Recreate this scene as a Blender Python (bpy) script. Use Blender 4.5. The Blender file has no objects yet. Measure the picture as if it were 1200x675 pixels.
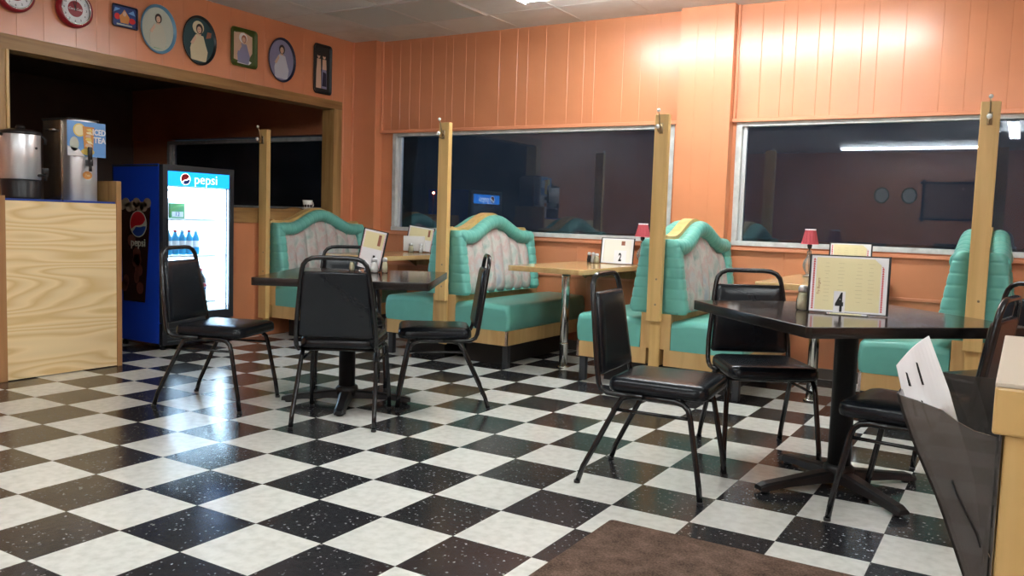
import bpy, math, random
from mathutils import Vector, Matrix, Euler
R = math.radians
S = bpy.context.scene
COL = S.collection
random.seed(7)
T = 0.3048            # one floor tile

# ------------------------------------------------------------------ camera, world, lights, exposure
CAM = (2.48629873, -1.65625627, 1.06769034)
YAW, PITCH, ROLL, FPX = 0.544316328, -0.0816979235, 0.0325199160, 986.718147
cam = bpy.data.objects.new('camera', bpy.data.cameras.new('camera'))
COL.objects.link(cam)
cam.data.sensor_width = 36.0
cam.data.lens = FPX / 1200.0 * 36.0
cam.data.clip_start = 0.02
cam.data.clip_end = 400
_cy, _sy, _cp, _sp = math.cos(YAW), math.sin(YAW), math.cos(PITCH), math.sin(PITCH)
fw = Vector((-_sy * _cp, _cy * _cp, _sp)); rt = Vector((_cy, _sy, 0)); up = rt.cross(fw)
r2 = rt * math.cos(ROLL) + up * math.sin(ROLL); u2 = up * math.cos(ROLL) - rt * math.sin(ROLL)
M = Matrix((r2, u2, -fw)).transposed().to_4x4(); M.translation = Vector(CAM)
cam.matrix_world = M
S.camera = cam

S.view_settings.view_transform = 'Standard'
S.view_settings.look = 'None'
S.view_settings.gamma = 1.0
S.view_settings.use_curve_mapping = False
S.view_settings.exposure = 1.62

w = bpy.data.worlds.new('night'); S.world = w; w.use_nodes = True
w.node_tree.nodes['Background'].inputs[0].default_value = (0.0028, 0.0048, 0.0075, 1)
w.node_tree.nodes['Background'].inputs[1].default_value = 1.0

TUBE_STRENGTH = 21.0       # fluorescent tubes of the ceiling fixtures
# x, y, turned, brightness factor of every ceiling fixture (8 ft, two tubes)
FIXTURES = [(0.57, 3.47, 0, 1.12), (0.57, -6.15, 0, 1.0), (2.24, -3.35, 90, 1.25), (0.2, 0.20, 0, 0.75), (4.4, 0.4, 90, 1.25)]  # last two are added as unseen fill lights

# ------------------------------------------------------------------ materials
MATS = {}
def new_mat(name):
    m = bpy.data.materials.new(name); m.use_nodes = True; MATS[name] = m
    nt = m.node_tree; b = nt.nodes['Principled BSDF']
    return m, nt, b
def plain(name, col, rough=0.5, metal=0.0, spec=0.5, coat=0.0, bump=0.0, bscale=60, trans=0.0, alpha=1.0, ior=1.45, vary=0.0, vscale=8):
    m, nt, b = new_mat(name)
    b.inputs['Base Color'].default_value = (*col, 1); b.inputs['Roughness'].default_value = rough
    b.inputs['Metallic'].default_value = metal; b.inputs['Specular IOR Level'].default_value = spec
    b.inputs['Coat Weight'].default_value = coat; b.inputs['Coat Roughness'].default_value = .3 if coat else .03; b.inputs['Transmission Weight'].default_value = trans
    b.inputs['Alpha'].default_value = alpha; b.inputs['IOR'].default_value = ior
    tc = nt.nodes.new('ShaderNodeTexCoord')
    if vary > 0:
        n = nt.nodes.new('ShaderNodeTexNoise'); n.inputs['Scale'].default_value = vscale; n.inputs['Detail'].default_value = 4
        r = nt.nodes.new('ShaderNodeValToRGB')
        r.color_ramp.elements[0].color = (*[c * (1 - vary) for c in col], 1); r.color_ramp.elements[0].position = .3
        r.color_ramp.elements[1].color = (*[min(1, c * (1 + vary)) for c in col], 1); r.color_ramp.elements[1].position = .7
        nt.links.new(tc.outputs['Object'], n.inputs['Vector']); nt.links.new(n.outputs['Fac'], r.inputs['Fac'])
        nt.links.new(r.outputs['Color'], b.inputs['Base Color'])
    if bump > 0:
        n = nt.nodes.new('ShaderNodeTexNoise'); n.inputs['Scale'].default_value = bscale; n.inputs['Detail'].default_value = 5
        bp = nt.nodes.new('ShaderNodeBump'); bp.inputs['Strength'].default_value = bump; bp.inputs['Distance'].default_value = .01
        nt.links.new(tc.outputs['Object'], n.inputs['Vector']); nt.links.new(n.outputs['Fac'], bp.inputs['Height'])
        nt.links.new(bp.outputs['Normal'], b.inputs['Normal'])
    return m
def wood(name, c1, c2, stretch=(1, 1, 0.06), scale=18, rough=0.4, rings=False, spec=0.4):
    m, nt, b = new_mat(name)
    tc = nt.nodes.new('ShaderNodeTexCoord'); mp = nt.nodes.new('ShaderNodeMapping'); mp.inputs['Scale'].default_value = stretch
    nt.links.new(tc.outputs['Object'], mp.inputs['Vector'])
    if rings:     # cathedral grain of rotary-cut plywood: contour lines of a stretched noise
        n = nt.nodes.new('ShaderNodeTexNoise'); n.inputs['Scale'].default_value = scale; n.inputs['Detail'].default_value = 1.5; n.inputs['Roughness'].default_value = .4
        nt.links.new(mp.outputs['Vector'], n.inputs['Vector'])
        mu = nt.nodes.new('ShaderNodeMath'); mu.operation = 'MULTIPLY'; mu.inputs[1].default_value = 20
        fr = nt.nodes.new('ShaderNodeMath'); fr.operation = 'FRACT'
        nt.links.new(n.outputs['Fac'], mu.inputs[0]); nt.links.new(mu.outputs[0], fr.inputs[0])
        r = nt.nodes.new('ShaderNodeValToRGB'); e = r.color_ramp.elements
        e[0].color = (*c1, 1); e[0].position = 0.0; e[1].color = (*c1, 1); e[1].position = 1.0
        x = e.new(.72); x.color = (*c2, 1); x = e.new(.35); x.color = (*[a * .93 for a in c1], 1)
        nt.links.new(fr.outputs[0], r.inputs['Fac'])
    else:
        n = nt.nodes.new('ShaderNodeTexNoise'); n.inputs['Scale'].default_value = scale; n.inputs['Detail'].default_value = 6; n.inputs['Distortion'].default_value = .6
        nt.links.new(mp.outputs['Vector'], n.inputs['Vector'])
        r = nt.nodes.new('ShaderNodeValToRGB'); e = r.color_ramp.elements
        e[0].color = (*c2, 1); e[0].position = .3; e[1].color = (*c1, 1); e[1].position = .62
        nt.links.new(n.outputs['Fac'], r.inputs['Fac'])
    nt.links.new(r.outputs['Color'], b.inputs['Base Color'])
    b.inputs['Roughness'].default_value = rough; b.inputs['Specular IOR Level'].default_value = spec
    return m
def emit(name, col, strength):
    m, nt, b = new_mat(name)
    b.inputs['Base Color'].default_value = (*[c * .5 for c in col], 1)
    b.inputs['Emission Color'].default_value = (*col, 1); b.inputs['Emission Strength'].default_value = strength
    return m

PAINT = plain('orange_gloss_paint', (.63, .240, .113), rough=.26, spec=.6, coat=.35, bump=.05, bscale=7, vary=.05, vscale=3)
PAINT_TRIM = plain('orange_trim_paint', (.68, .27, .14), rough=.3)
PINE = wood('golden_oak_post', (.68, .45, .18), (.56, .35, .12), rough=.35)
OAK_H = wood('oak_panel', (.62, .40, .17), (.50, .30, .11), stretch=(1, 1, .12), scale=14, rough=.38)
HEADER = wood('stained_pine_trim', (.36, .20, .07), (.22, .11, .035), stretch=(1, .08, 1), scale=20, rough=.4)
JAMB = wood('stained_pine_jamb', (.42, .25, .095), (.26, .14, .045), stretch=(1, 1, .08), scale=20, rough=.4)
PLY = wood('fir_plywood', (.88, .67, .38), (.72, .49, .22), stretch=(1, .30, 1.9), scale=2.1, rough=.42, rings=True)
PLY_EDGE = wood('plywood_edge', (.42, .21, .085), (.34, .16, .06), rough=.5)
LAM = wood('oak_laminate', (.62, .43, .20), (.53, .34, .14), stretch=(1, .06, 1), scale=22, rough=.16, spec=.6)
DARKTOP = wood('dark_walnut_laminate', (.060, .035, .024), (.030, .017, .012), stretch=(.1, 1, 1), scale=16, rough=.12, spec=.7)
DARKEDGE = plain('black_table_edge', (.012, .010, .009), rough=.25)
TEAL = plain('teal_vinyl', (.145, .44, .37), rough=.30, spec=.45, bump=.15, bscale=14, vary=.08, vscale=6)
VINYL = plain('black_vinyl', (.0065, .0085, .0115), rough=.27, spec=.38, bump=.04, bscale=25)
METAL = plain('black_gloss_metal', (.008, .008, .009), rough=.18, spec=.6)
MATTE = plain('black_matte_metal', (.012, .012, .013), rough=.42, spec=.4)
CHROME = plain('chrome', (.72, .72, .70), rough=.16, metal=1.0)
STEEL = plain('brushed_steel', (.74, .76, .78), rough=.36, metal=.75, bump=.03, bscale=80)
BRASS = plain('antique_brass', (.35, .27, .16), rough=.28, metal=1.0)
PORC = plain('white_porcelain', (.80, .80, .76), rough=.2)
WHITE = plain('white_paint', (.72, .73, .72), rough=.4, bump=.05, bscale=20)
FRAMEM = plain('weathered_white_frame', (.55, .56, .54), rough=.45, vary=.18, vscale=14)
PLASTIC_W = plain('white_plastic', (.78, .78, .76), rough=.3)
BLACKP = plain('black_plastic', (.012, .012, .013), rough=.35)
DGREY = plain('charcoal_metal', (.030, .033, .038), rough=.35)
BLUE = plain('blue_machine_panel', (.010, .055, .50), rough=.3)
BLUEMAT = plain('blue_rubber_mat', (.02, .055, .30), rough=.5)
RUBBER = plain('grey_vinyl_base', (.16, .135, .115), rough=.4)
KICK = plain('black_kick_board', (.008, .0075, .007), rough=.5)
RED = plain('red_plastic', (.26, .006, .016), rough=.3)
ROSE = plain('rose_pink_shade', (.40, .055, .07), rough=.7, bump=.3, bscale=60)
CREAM = plain('cream_paper', (.76, .68, .40), rough=.6)
PAPER = plain('white_paper', (.80, .79, .80), rough=.6)
INK = plain('black_ink', (.012, .012, .012), rough=.6)
FAINT = plain('grey_print', (.56, .49, .28), rough=.6)
REDINK = plain('red_print', (.62, .03, .03), rough=.6)
BROWNINK = plain('brown_print', (.32, .12, .07), rough=.6)
SALT = plain('salt', (.82, .81, .78), rough=.7)
SUGAR = plain('grated_cheese', (.70, .64, .45), rough=.8)
SKY_TRAY = plain('sky_blue_rim', (.10, .25, .38), rough=.3)
NAVY = plain('navy_enamel', (.012, .016, .045), rough=.3)
NAVY2 = plain('blue_enamel', (.02, .05, .20), rough=.3)
GREEN_TRAY = plain('olive_green_enamel', (.055, .085, .012), rough=.3)
BLK_TRAY = plain('black_enamel', (.010, .014, .015), rough=.3)
TEALDK = plain('dark_teal_print', (.012, .06, .07), rough=.4)
SKIN = plain('pale_skin_print', (.62, .42, .30), rough=.5)
IVORY = plain('ivory_print', (.62, .55, .36), rough=.5)
PALE = plain('pale_grey_print', (.46, .50, .42), rough=.5)
LILAC = plain('lilac_print', (.24, .24, .38), rough=.5)
HAIRP = plain('dark_hair_print', (.035, .022, .02), rough=.5)
ORANGEP = plain('orange_print', (.62, .26, .06), rough=.4)
YELLOWP = plain('yellow_print', (.72, .55, .14), rough=.4)
SKYP = plain('sky_blue_print', (.14, .33, .66), rough=.4)
GREENP = plain('green_print', (.10, .34, .12), rough=.4)
COLA = plain('dark_cola', (.030, .010, .008), rough=.2)
FOAM = plain('tan_foam_print', (.30, .22, .15), rough=.5)
BRNBOX = plain('brown_reflection_steel', (.26, .20, .15), rough=.22, metal=.8)  # brown of the mirrored room put into the stainless base colour
TILE_CEIL = None

def m_floor():
    m, nt, b = new_mat('vinyl_tile_checker')
    N = nt.nodes; L = nt.links
    tc = N.new('ShaderNodeTexCoord')
    sep = N.new('ShaderNodeSeparateXYZ'); L.new(tc.outputs['Object'], sep.inputs[0])
    def mth(op, a, bb=None):
        n = N.new('ShaderNodeMath'); n.operation = op
        for i, v in enumerate((a, bb)):
            if v is None: continue
            if isinstance(v, (int, float)): n.inputs[i].default_value = v
            else: L.new(v, n.inputs[i])
        return n.outputs[0]
    ux = mth('DIVIDE', sep.outputs[0], T); uy = mth('DIVIDE', sep.outputs[1], T)
    fx = mth('FLOOR', ux); fy = mth('FLOOR', uy)
    par = mth('PINGPONG', mth('ADD', fx, fy), 1.0)      # 1 = white tile
    # per-tile tone
    wn = N.new('ShaderNodeTexWhiteNoise'); cmb = N.new('ShaderNodeCombineXYZ'); L.new(fx, cmb.inputs[0]); L.new(fy, cmb.inputs[1]); L.new(cmb.outputs[0], wn.inputs['Vector'])
    # streaks in white tiles, chips in the dark ones
    n1 = N.new('ShaderNodeTexNoise'); n1.inputs['Scale'].default_value = 26; n1.inputs['Detail'].default_value = 6
    L.new(tc.outputs['Object'], n1.inputs['Vector'])
    rw = N.new('ShaderNodeValToRGB'); e = rw.color_ramp.elements
    e[0].position = .25; e[0].color = (.60, .60, .55, 1); e[1].position = .6; e[1].color = (.74, .74, .69, 1)
    L.new(n1.outputs['Fac'], rw.inputs['Fac'])
    vo = N.new('ShaderNodeTexVoronoi'); vo.inputs['Scale'].default_value = 75; vo.inputs['Randomness'].default_value = 1
    wob = N.new('ShaderNodeTexNoise'); wob.inputs['Scale'].default_value = 90; L.new(tc.outputs['Object'], wob.inputs['Vector'])
    mixv = N.new('ShaderNodeMixRGB'); mixv.blend_type = 'ADD'; mixv.inputs[0].default_value = .02
    L.new(tc.outputs['Object'], mixv.inputs[1]); L.new(wob.outputs['Color'], mixv.inputs[2]); L.new(mixv.outputs[0], vo.inputs['Vector'])
    sepc = N.new('ShaderNodeSeparateColor'); L.new(vo.outputs['Color'], sepc.inputs[0])
    near = mth('LESS_THAN', vo.outputs['Distance'], .30)
    pick = mth('GREATER_THAN', sepc.outputs[0], .80)
    chip = mth('MULTIPLY', near, pick)
    n2 = N.new('ShaderNodeTexNoise'); n2.inputs['Scale'].default_value = 60; n2.inputs['Detail'].default_value = 3; L.new(tc.outputs['Object'], n2.inputs['Vector'])
    rb = N.new('ShaderNodeValToRGB'); e = rb.color_ramp.elements
    e[0].position = .35; e[0].color = (.014, .015, .018, 1); e[1].position = .75; e[1].color = (.045, .045, .050, 1)
    L.new(n2.outputs['Fac'], rb.inputs['Fac'])
    mb = N.new('ShaderNodeMixRGB'); L.new(mth('MULTIPLY', chip, .8), mb.inputs[0]); L.new(rb.outputs[0], mb.inputs[1]); mb.inputs[2].default_value = (.36, .36, .34, 1)
    mx = N.new('ShaderNodeMixRGB'); L.new(par, mx.inputs[0]); L.new(mb.outputs[0], mx.inputs[1]); L.new(rw.outputs[0], mx.inputs[2])
    # joints
    jx = mth('PINGPONG', ux, .5); jy = mth('PINGPONG', uy, .5)
    j = mth('LESS_THAN', mth('MINIMUM', jx, jy), .0045)
    hv = N.new('ShaderNodeMixRGB'); hv.blend_type = 'MULTIPLY'; L.new(mth('ADD', mth('MULTIPLY', wn.outputs['Value'], .10), 0), hv.inputs[0]); L.new(mx.outputs[0], hv.inputs[1]); hv.inputs[2].default_value = (.55, .50, .45, 1)
    mj = N.new('ShaderNodeMixRGB'); L.new(mth('MULTIPLY', j, .75), mj.inputs[0]); L.new(hv.outputs[0], mj.inputs[1]); mj.inputs[2].default_value = (.03, .027, .025, 1)
    L.new(mj.outputs[0], b.inputs['Base Color'])
    rn = N.new('ShaderNodeTexNoise'); rn.inputs['Scale'].default_value = 5; rn.inputs['Detail'].default_value = 5; L.new(tc.outputs['Object'], rn.inputs['Vector'])
    mr = N.new('ShaderNodeMapRange'); mr.inputs[3].default_value = .13; mr.inputs[4].default_value = .26; L.new(rn.outputs['Fac'], mr.inputs[0]); L.new(mr.outputs[0], b.inputs['Roughness'])
    b.inputs['Specular IOR Level'].default_value = .55
    bp = N.new('ShaderNodeBump'); bp.inputs['Strength'].default_value = .06; bp.inputs['Distance'].default_value = .01
    L.new(n1.outputs['Fac'], bp.inputs['Height']); L.new(bp.outputs[0], b.inputs['Normal'])
    return m
FLOOR = m_floor()
def m_ceiling():
    m, nt, b = new_mat('stained_ceiling_tile')
    N = nt.nodes; L = nt.links
    tc = N.new('ShaderNodeTexCoord')
    n = N.new('ShaderNodeTexNoise'); n.inputs['Scale'].default_value = 1.6; n.inputs['Detail'].default_value = 7; n.inputs['Roughness'].default_value = .6
    L.new(tc.outputs['Object'], n.inputs['Vector'])
    r = N.new('ShaderNodeValToRGB'); e = r.color_ramp.elements
    e[0].position = .3; e[0].color = (.58, .55, .52, 1); e[1].position = .6; e[1].color = (.74, .73, .71, 1)
    L.new(n.outputs['Fac'], r.inputs['Fac']); L.new(r.outputs[0], b.inputs['Base Color']); b.inputs['Roughness'].default_value = .85
    n2 = N.new('ShaderNodeTexNoise'); n2.inputs['Scale'].default_value = 120; bp = N.new('ShaderNodeBump'); bp.inputs['Strength'].default_value = .25; bp.inputs['Distance'].default_value = .005
    L.new(tc.outputs['Object'], n2.inputs['Vector']); L.new(n2.outputs['Fac'], bp.inputs['Height']); L.new(bp.outputs[0], b.inputs['Normal'])
    return m
CEIL = m_ceiling()
TBAR = plain('ceiling_grid_bar', (.62, .59, .56), rough=.5)
def m_fabric():
    m, nt, b = new_mat('pastel_tapestry_fabric')
    N = nt.nodes; L = nt.links
    tc = N.new('ShaderNodeTexCoord')
    mp = N.new('ShaderNodeMapping'); mp.inputs['Scale'].default_value = (1, 1.15, .8); mp.inputs['Rotation'].default_value = (.6, 0, 0); L.new(tc.outputs['Object'], mp.inputs['Vector'])
    n = N.new('ShaderNodeTexNoise'); n.inputs['Scale'].default_value = 9; n.inputs['Detail'].default_value = 5; n.inputs['Distortion'].default_value = .35
    L.new(mp.outputs[0], n.inputs['Vector'])
    r = N.new('ShaderNodeValToRGB'); e = r.color_ramp.elements
    e[0].position = .30; e[0].color = (.28, .36, .32, 1); e[1].position = .74; e[1].color = (.36, .38, .42, 1)
    for p_, c_ in ((.40, (.40, .43, .39)), (.48, (.52, .49, .45)), (.56, (.50, .37, .34)), (.64, (.47, .45, .43))):
        x = e.new(p_); x.color = (*c_, 1)
    L.new(n.outputs['Fac'], r.inputs['Fac']); L.new(r.outputs[0], b.inputs['Base Color']); b.inputs['Roughness'].default_value = .8
    return m
FABRIC = m_fabric()
def m_mat():
    m, nt, b = new_mat('brown_mat_pile')
    N = nt.nodes; L = nt.links; tc = N.new('ShaderNodeTexCoord')
    n = N.new('ShaderNodeTexNoise'); n.inputs['Scale'].default_value = 160; n.inputs['Detail'].default_value = 4; L.new(tc.outputs['Object'], n.inputs['Vector'])
    n3 = N.new('ShaderNodeTexNoise'); n3.inputs['Scale'].default_value = 14; n3.inputs['Detail'].default_value = 5; L.new(tc.outputs['Object'], n3.inputs['Vector'])
    ad = N.new('ShaderNodeMath'); ad.operation = 'ADD'; L.new(n.outputs['Fac'], ad.inputs[0]); L.new(n3.outputs['Fac'], ad.inputs[1])
    r = N.new('ShaderNodeValToRGB'); e = r.color_ramp.elements
    hf = N.new('ShaderNodeMath'); hf.operation = 'MULTIPLY'; hf.inputs[1].default_value = .5; L.new(ad.outputs[0], hf.inputs[0])
    e[0].position = .36; e[0].color = (.060, .038, .028, 1); e[1].position = .64; e[1].color = (.20, .128, .095, 1)
    L.new(hf.outputs[0], r.inputs['Fac']); L.new(r.outputs[0], b.inputs['Base Color']); b.inputs['Roughness'].default_value = .95; b.inputs['Specular IOR Level'].default_value = .1
    bp = N.new('ShaderNodeBump'); bp.inputs['Strength'].default_value = .7; bp.inputs['Distance'].default_value = .01; L.new(n.outputs['Fac'], bp.inputs['Height']); L.new(bp.outputs[0], b.inputs['Normal'])
    return m
MATPILE = m_mat()
def m_pane(name, ior=1.62, tint=(.78, .86, .95)):
    m = bpy.data.materials.new(name); m.use_nodes = True; nt = m.node_tree; N = nt.nodes; L = nt.links
    N.remove(N['Principled BSDF']); out = N['Material Output']
    tr = N.new('ShaderNodeBsdfTransparent'); tr.inputs[0].default_value = (*tint, 1)
    gl = N.new('ShaderNodeBsdfGlossy'); gl.inputs['Roughness'].default_value = .012; gl.inputs['Color'].default_value = (.95, .97, 1, 1)
    fr = N.new('ShaderNodeFresnel'); fr.inputs['IOR'].default_value = ior
    mx = N.new('ShaderNodeMixShader'); L.new(fr.outputs[0], mx.inputs[0]); L.new(tr.outputs[0], mx.inputs[1]); L.new(gl.outputs[0], mx.inputs[2])
    # faint pale haze mixed into the shader to lift the dark glass
    df = N.new('ShaderNodeBsdfDiffuse'); df.inputs[0].default_value = (.55, .62, .72, 1)
    tc = N.new('ShaderNodeTexCoord'); n = N.new('ShaderNodeTexNoise'); n.inputs['Scale'].default_value = 3.5; n.inputs['Detail'].default_value = 6; L.new(tc.outputs['Object'], n.inputs['Vector'])
    mr = N.new('ShaderNodeMapRange'); mr.inputs[1].default_value = .35; mr.inputs[2].default_value = .75; mr.inputs[3].default_value = .010; mr.inputs[4].default_value = .026; L.new(n.outputs['Fac'], mr.inputs[0])
    m2 = N.new('ShaderNodeMixShader'); L.new(mr.outputs[0], m2.inputs[0]); L.new(mx.outputs[0], m2.inputs[1]); L.new(df.outputs[0], m2.inputs[2])
    L.new(m2.outputs[0], out.inputs[0]); MATS[name] = m
    return m
PANE = m_pane('window_pane_glass')
CLEAR = m_pane('clear_glass', 1.45, (.95, .96, .96))
def m_smoke():
    m = m_pane('smoked_acrylic', 1.35, (.36, .33, .31)); 
    for n in m.node_tree.nodes:
        if n.type == 'MAP_RANGE': n.inputs[3].default_value = .16; n.inputs[4].default_value = .34
        if n.type == 'BSDF_DIFFUSE': n.inputs[0].default_value = (.30, .27, .25, 1)
        if n.type == 'TEX_NOISE': n.inputs['Scale'].default_value = 9
    return m
SMOKE = m_smoke()
LAMPGLASS = m_pane('cut_lamp_glass', 1.95, (.97, .95, .90))
for _n in LAMPGLASS.node_tree.nodes:
    if _n.type == 'MAP_RANGE': _n.inputs[3].default_value = .12; _n.inputs[4].default_value = .30
    if _n.type == 'BSDF_DIFFUSE': _n.inputs[0].default_value = (.85, .80, .70, 1)
TUBE = {}
def tube_mat(f):
    k = round(f, 2)
    if k not in TUBE: TUBE[k] = emit('fluorescent_tube_%d' % int(k * 100), (.93, .985, 1.0), TUBE_STRENGTH * f)
    return TUBE[k]
LITSIGN = emit('lit_sign_blue', (.004, .22, .80), 1.0)
LITWHITE = emit('lit_white', (1, 1, 1), 1.6)
LITINNER = emit('cooler_led_panel', (.55, .78, 1.0), 5.0)
GLOBE_R = plain('logo_red', (.42, .012, .02), rough=.4)
GLOBE_B = plain('logo_blue', (.01, .05, .28), rough=.4)
REDLAMP = emit('red_lamp_glow', (1.0, .10, .05), 60)

# ------------------------------------------------------------------ mesh building
class MB:
    def __init__(s): s.v = []; s.f = []; s.mi = []; s.mats = []; s.sm = []
    def mid(s, m):
        if m not in s.mats: s.mats.append(m)
        return s.mats.index(m)
    def add(s, vs, fs, m, smooth=False, mx=None):
        o = len(s.v); k = s.mid(m)
        s.v += [tuple(mx @ Vector(p)) if mx else tuple(p) for p in vs]
        for f in fs: s.f.append([i + o for i in f]); s.mi.append(k); s.sm.append(smooth)
        return s
    def box(s, x0, x1, y0, y1, z0, z1, m, mx=None):
        vs = [(x, y, z) for z in (z0, z1) for y in (y0, y1) for x in (x0, x1)]
        return s.add(vs, [(0, 2, 3, 1), (4, 5, 7, 6), (0, 1, 5, 4), (2, 6, 7, 3), (0, 4, 6, 2), (1, 3, 7, 5)], m, False, mx)
    def rbox(s, x0, x1, y0, y1, z0, z1, r, m, seg=4, mx=None, rz=None):
        """box with rounded vertical corners and softened top/bottom edges"""
        rz = r * .5 if rz is None else rz
        def ring(inset, z):
            out = []
            rr = max(r - inset, 1e-4)
            for cx, cy, a0 in ((x1 - r, y1 - r, 0), (x0 + r, y1 - r, 90), (x0 + r, y0 + r, 180), (x1 - r, y0 + r, 270)):
                for k in range(seg + 1):
                    a = R(a0 + 90 * k / seg); out.append((cx + rr * math.cos(a), cy + rr * math.sin(a), z))
            return out
        rings = []
        for k in range(4):
            a = R(90 * k / 3); rings.append(ring(rz * (1 - math.sin(a)), z0 + rz * (1 - math.cos(a))))
        for k in range(3, -1, -1):
            a = R(90 * k / 3); rings.append(ring(rz * (1 - math.sin(a)), z1 - rz * (1 - math.cos(a))))
        return s.loft(rings, m, cap=True, smooth=True, mx=mx)
    def loft(s, rings, m, cap=True, smooth=True, mx=None, closed=True):
        n = len(rings[0]); vs = [p for r in rings for p in r]; fs = []
        for i in range(len(rings) - 1):
            for j in range(n if closed else n - 1):
                a = i * n + j; b = i * n + (j + 1) % n
                fs.append((a, b, b + n, a + n))
        s.add(vs, fs, m, smooth, mx)
        if cap and closed:
            s.add(rings[0], [tuple(range(n))[::-1]], m, False, mx); s.add(rings[-1], [tuple(range(n))], m, False, mx)
        return s
    def lathe(s, prof, m, seg=24, c=(0, 0, 0), mx=None, smooth=True, cap=True):
        rings = [[(c[0] + r * math.cos(2 * math.pi * k / seg), c[1] + r * math.sin(2 * math.pi * k / seg), c[2] + z) for k in range(seg)] for r, z in prof]
        return s.loft(rings, m, cap, smooth, mx)
    def tube(s, pts, r, m, seg=10, closed=False, cap=True, mx=None, smooth=True, up=None):
        pts = [Vector(p) for p in pts]; n = len(pts); rings = []
        rad = r if callable(r) else (lambda t: (r, r) if not isinstance(r, tuple) else r)
        prev = None
        for i, p in enumerate(pts):
            a = pts[(i - 1) % n] if (closed or i > 0) else p; b = pts[(i + 1) % n] if (closed or i < n - 1) else p
            t = (b - a).normalized()
            if up is not None: u = Vector(up)
            else: u = prev if prev is not None else (Vector((0, 0, 1)) if abs(t.z) < .9 else Vector((1, 0, 0)))
            u = (u - t * u.dot(t)); u = u.normalized() if u.length > 1e-6 else t.orthogonal().normalized()
            prev = u; v = t.cross(u); ra, rb = rad(i / (n - 1))
            rings.append([tuple(p + u * (ra * math.cos(2 * math.pi * k / seg)) + v * (rb * math.sin(2 * math.pi * k / seg))) for k in range(seg)])
        if closed: rings.append(rings[0])
        return s.loft(rings, m, cap and not closed, smooth, mx)
    def prism(s, poly, d0, d1, m, axis='y', mx=None, smooth=False):
        """polygon extruded along an axis; poly given in the two other axes"""
        def P(a, b, d): return {'y': (a, d, b), 'x': (d, a, b), 'z': (a, b, d)}[axis]
        n = len(poly); vs = [P(a, b, d0) for a, b in poly] + [P(a, b, d1) for a, b in poly]
        fs = [(i, (i + 1) % n, (i + 1) % n + n, i + n) for i in range(n)]
        s.add(vs, fs, m, smooth, mx); s.add(vs[:n], [tuple(range(n))[::-1]], m, False, mx); s.add(vs[n:], [tuple(range(n))], m, False, mx)
        return s
    def disc(s, cx, cz, rx, rz, y0, y1, m, seg=28, mx=None):
        return s.prism([(cx + rx * math.cos(2 * math.pi * k / seg), cz + rz * math.sin(2 * math.pi * k / seg)) for k in range(seg)], y0, y1, m, 'y', mx)
    def build(s, name, parent=None, bevel=0, loc=None):
        me = bpy.data.meshes.new(name); me.from_pydata(s.v, [], s.f); me.update()
        for m in s.mats: me.materials.append(m)
        me.polygons.foreach_set('material_index', s.mi); me.polygons.foreach_set('use_smooth', s.sm)
        import bmesh
        bm = bmesh.new(); bm.from_mesh(me); bmesh.ops.remove_doubles(bm, verts=bm.verts, dist=1e-6); bmesh.ops.recalc_face_normals(bm, faces=bm.faces); bm.to_mesh(me); bm.free()
        o = bpy.data.objects.new(name, me); COL.objects.link(o)
        if parent is not None: o.parent = parent
        if loc: o.location = loc
        if bevel:
            md = o.modifiers.new('bevel', 'BEVEL'); md.width = bevel; md.segments = 2; md.limit_method = 'ANGLE'; md.angle_limit = R(40)
        return o
def thing(name, label, cat, loc=(0, 0, 0), rz=0, group=None, rot=None):
    o = bpy.data.objects.new(name, None); COL.objects.link(o); o.empty_display_size = .1
    o.location = loc; o.rotation_euler = rot if rot else (0, 0, R(rz))
    o['label'] = label; o['category'] = cat
    if group: o['group'] = group
    return o
def tag(o, label, cat, group=None):
    o['label'] = label; o['category'] = cat
    if group: o['group'] = group
    return o
def struct(o, label=None):
    o['kind'] = 'structure'
    if label: o['label'] = label
    return o
def copy_tree(o, parent=None):
    c = o.copy(); COL.objects.link(c); c.parent = parent
    if parent is not None: c.matrix_parent_inverse = o.matrix_parent_inverse.copy()
    for ch in [x for x in bpy.data.objects if x.parent == o]: copy_tree(ch, c)
    return c
def text_into(mb, s, size, m, mx, depth=.0006, sx=1.0, bold=0.0, shear=0.0):
    """lettering as real thin geometry; text runs along +X with its face towards -Y after mx"""
    cu = bpy.data.curves.new('lettering', 'FONT'); cu.body = s; cu.size = size; cu.extrude = depth; cu.align_x = 'CENTER'; cu.align_y = 'CENTER'; cu.offset = bold; cu.shear = shear; cu.resolution_u = 3
    ob = bpy.data.objects.new('lettering', cu); COL.objects.link(ob)
    bpy.context.view_layer.update()
    me = bpy.data.meshes.new_from_object(ob.evaluated_get(bpy.context.evaluated_depsgraph_get()))
    A = mx @ Matrix.Rotation(R(90), 4, 'X') @ Matrix.Diagonal((sx, 1, 1, 1))
    xs_ = [v.co.x for v in me.vertices]; ys_ = [v.co.y for v in me.vertices]; mid = Vector(((min(xs_) + max(xs_)) / 2, (min(ys_) + max(ys_)) / 2, 0))
    mb.add([tuple(A @ (v.co - mid)) for v in me.vertices], [tuple(p.vertices) for p in me.polygons], m)
    bpy.data.objects.remove(ob); bpy.data.curves.remove(cu); bpy.data.meshes.remove(me)
def TR(x, y, z): return Matrix.Translation((x, y, z))

# ------------------------------------------------------------------ the room
XL, YB, ZC = -3.08, 4.6, 2.685      # left wall, window wall, ceiling
XR, YF = 6.6, -7.9
XBR = -6.6                          # far wall of the back room
struct(MB().box(XBR, XR, YF, YB, -.06, 0, FLOOR).build('floor'))
cb = MB().box(XBR, XR, YF, YB + .1, ZC, ZC + .1, CEIL)
c = cb.build('ceiling'); struct(c)
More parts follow.
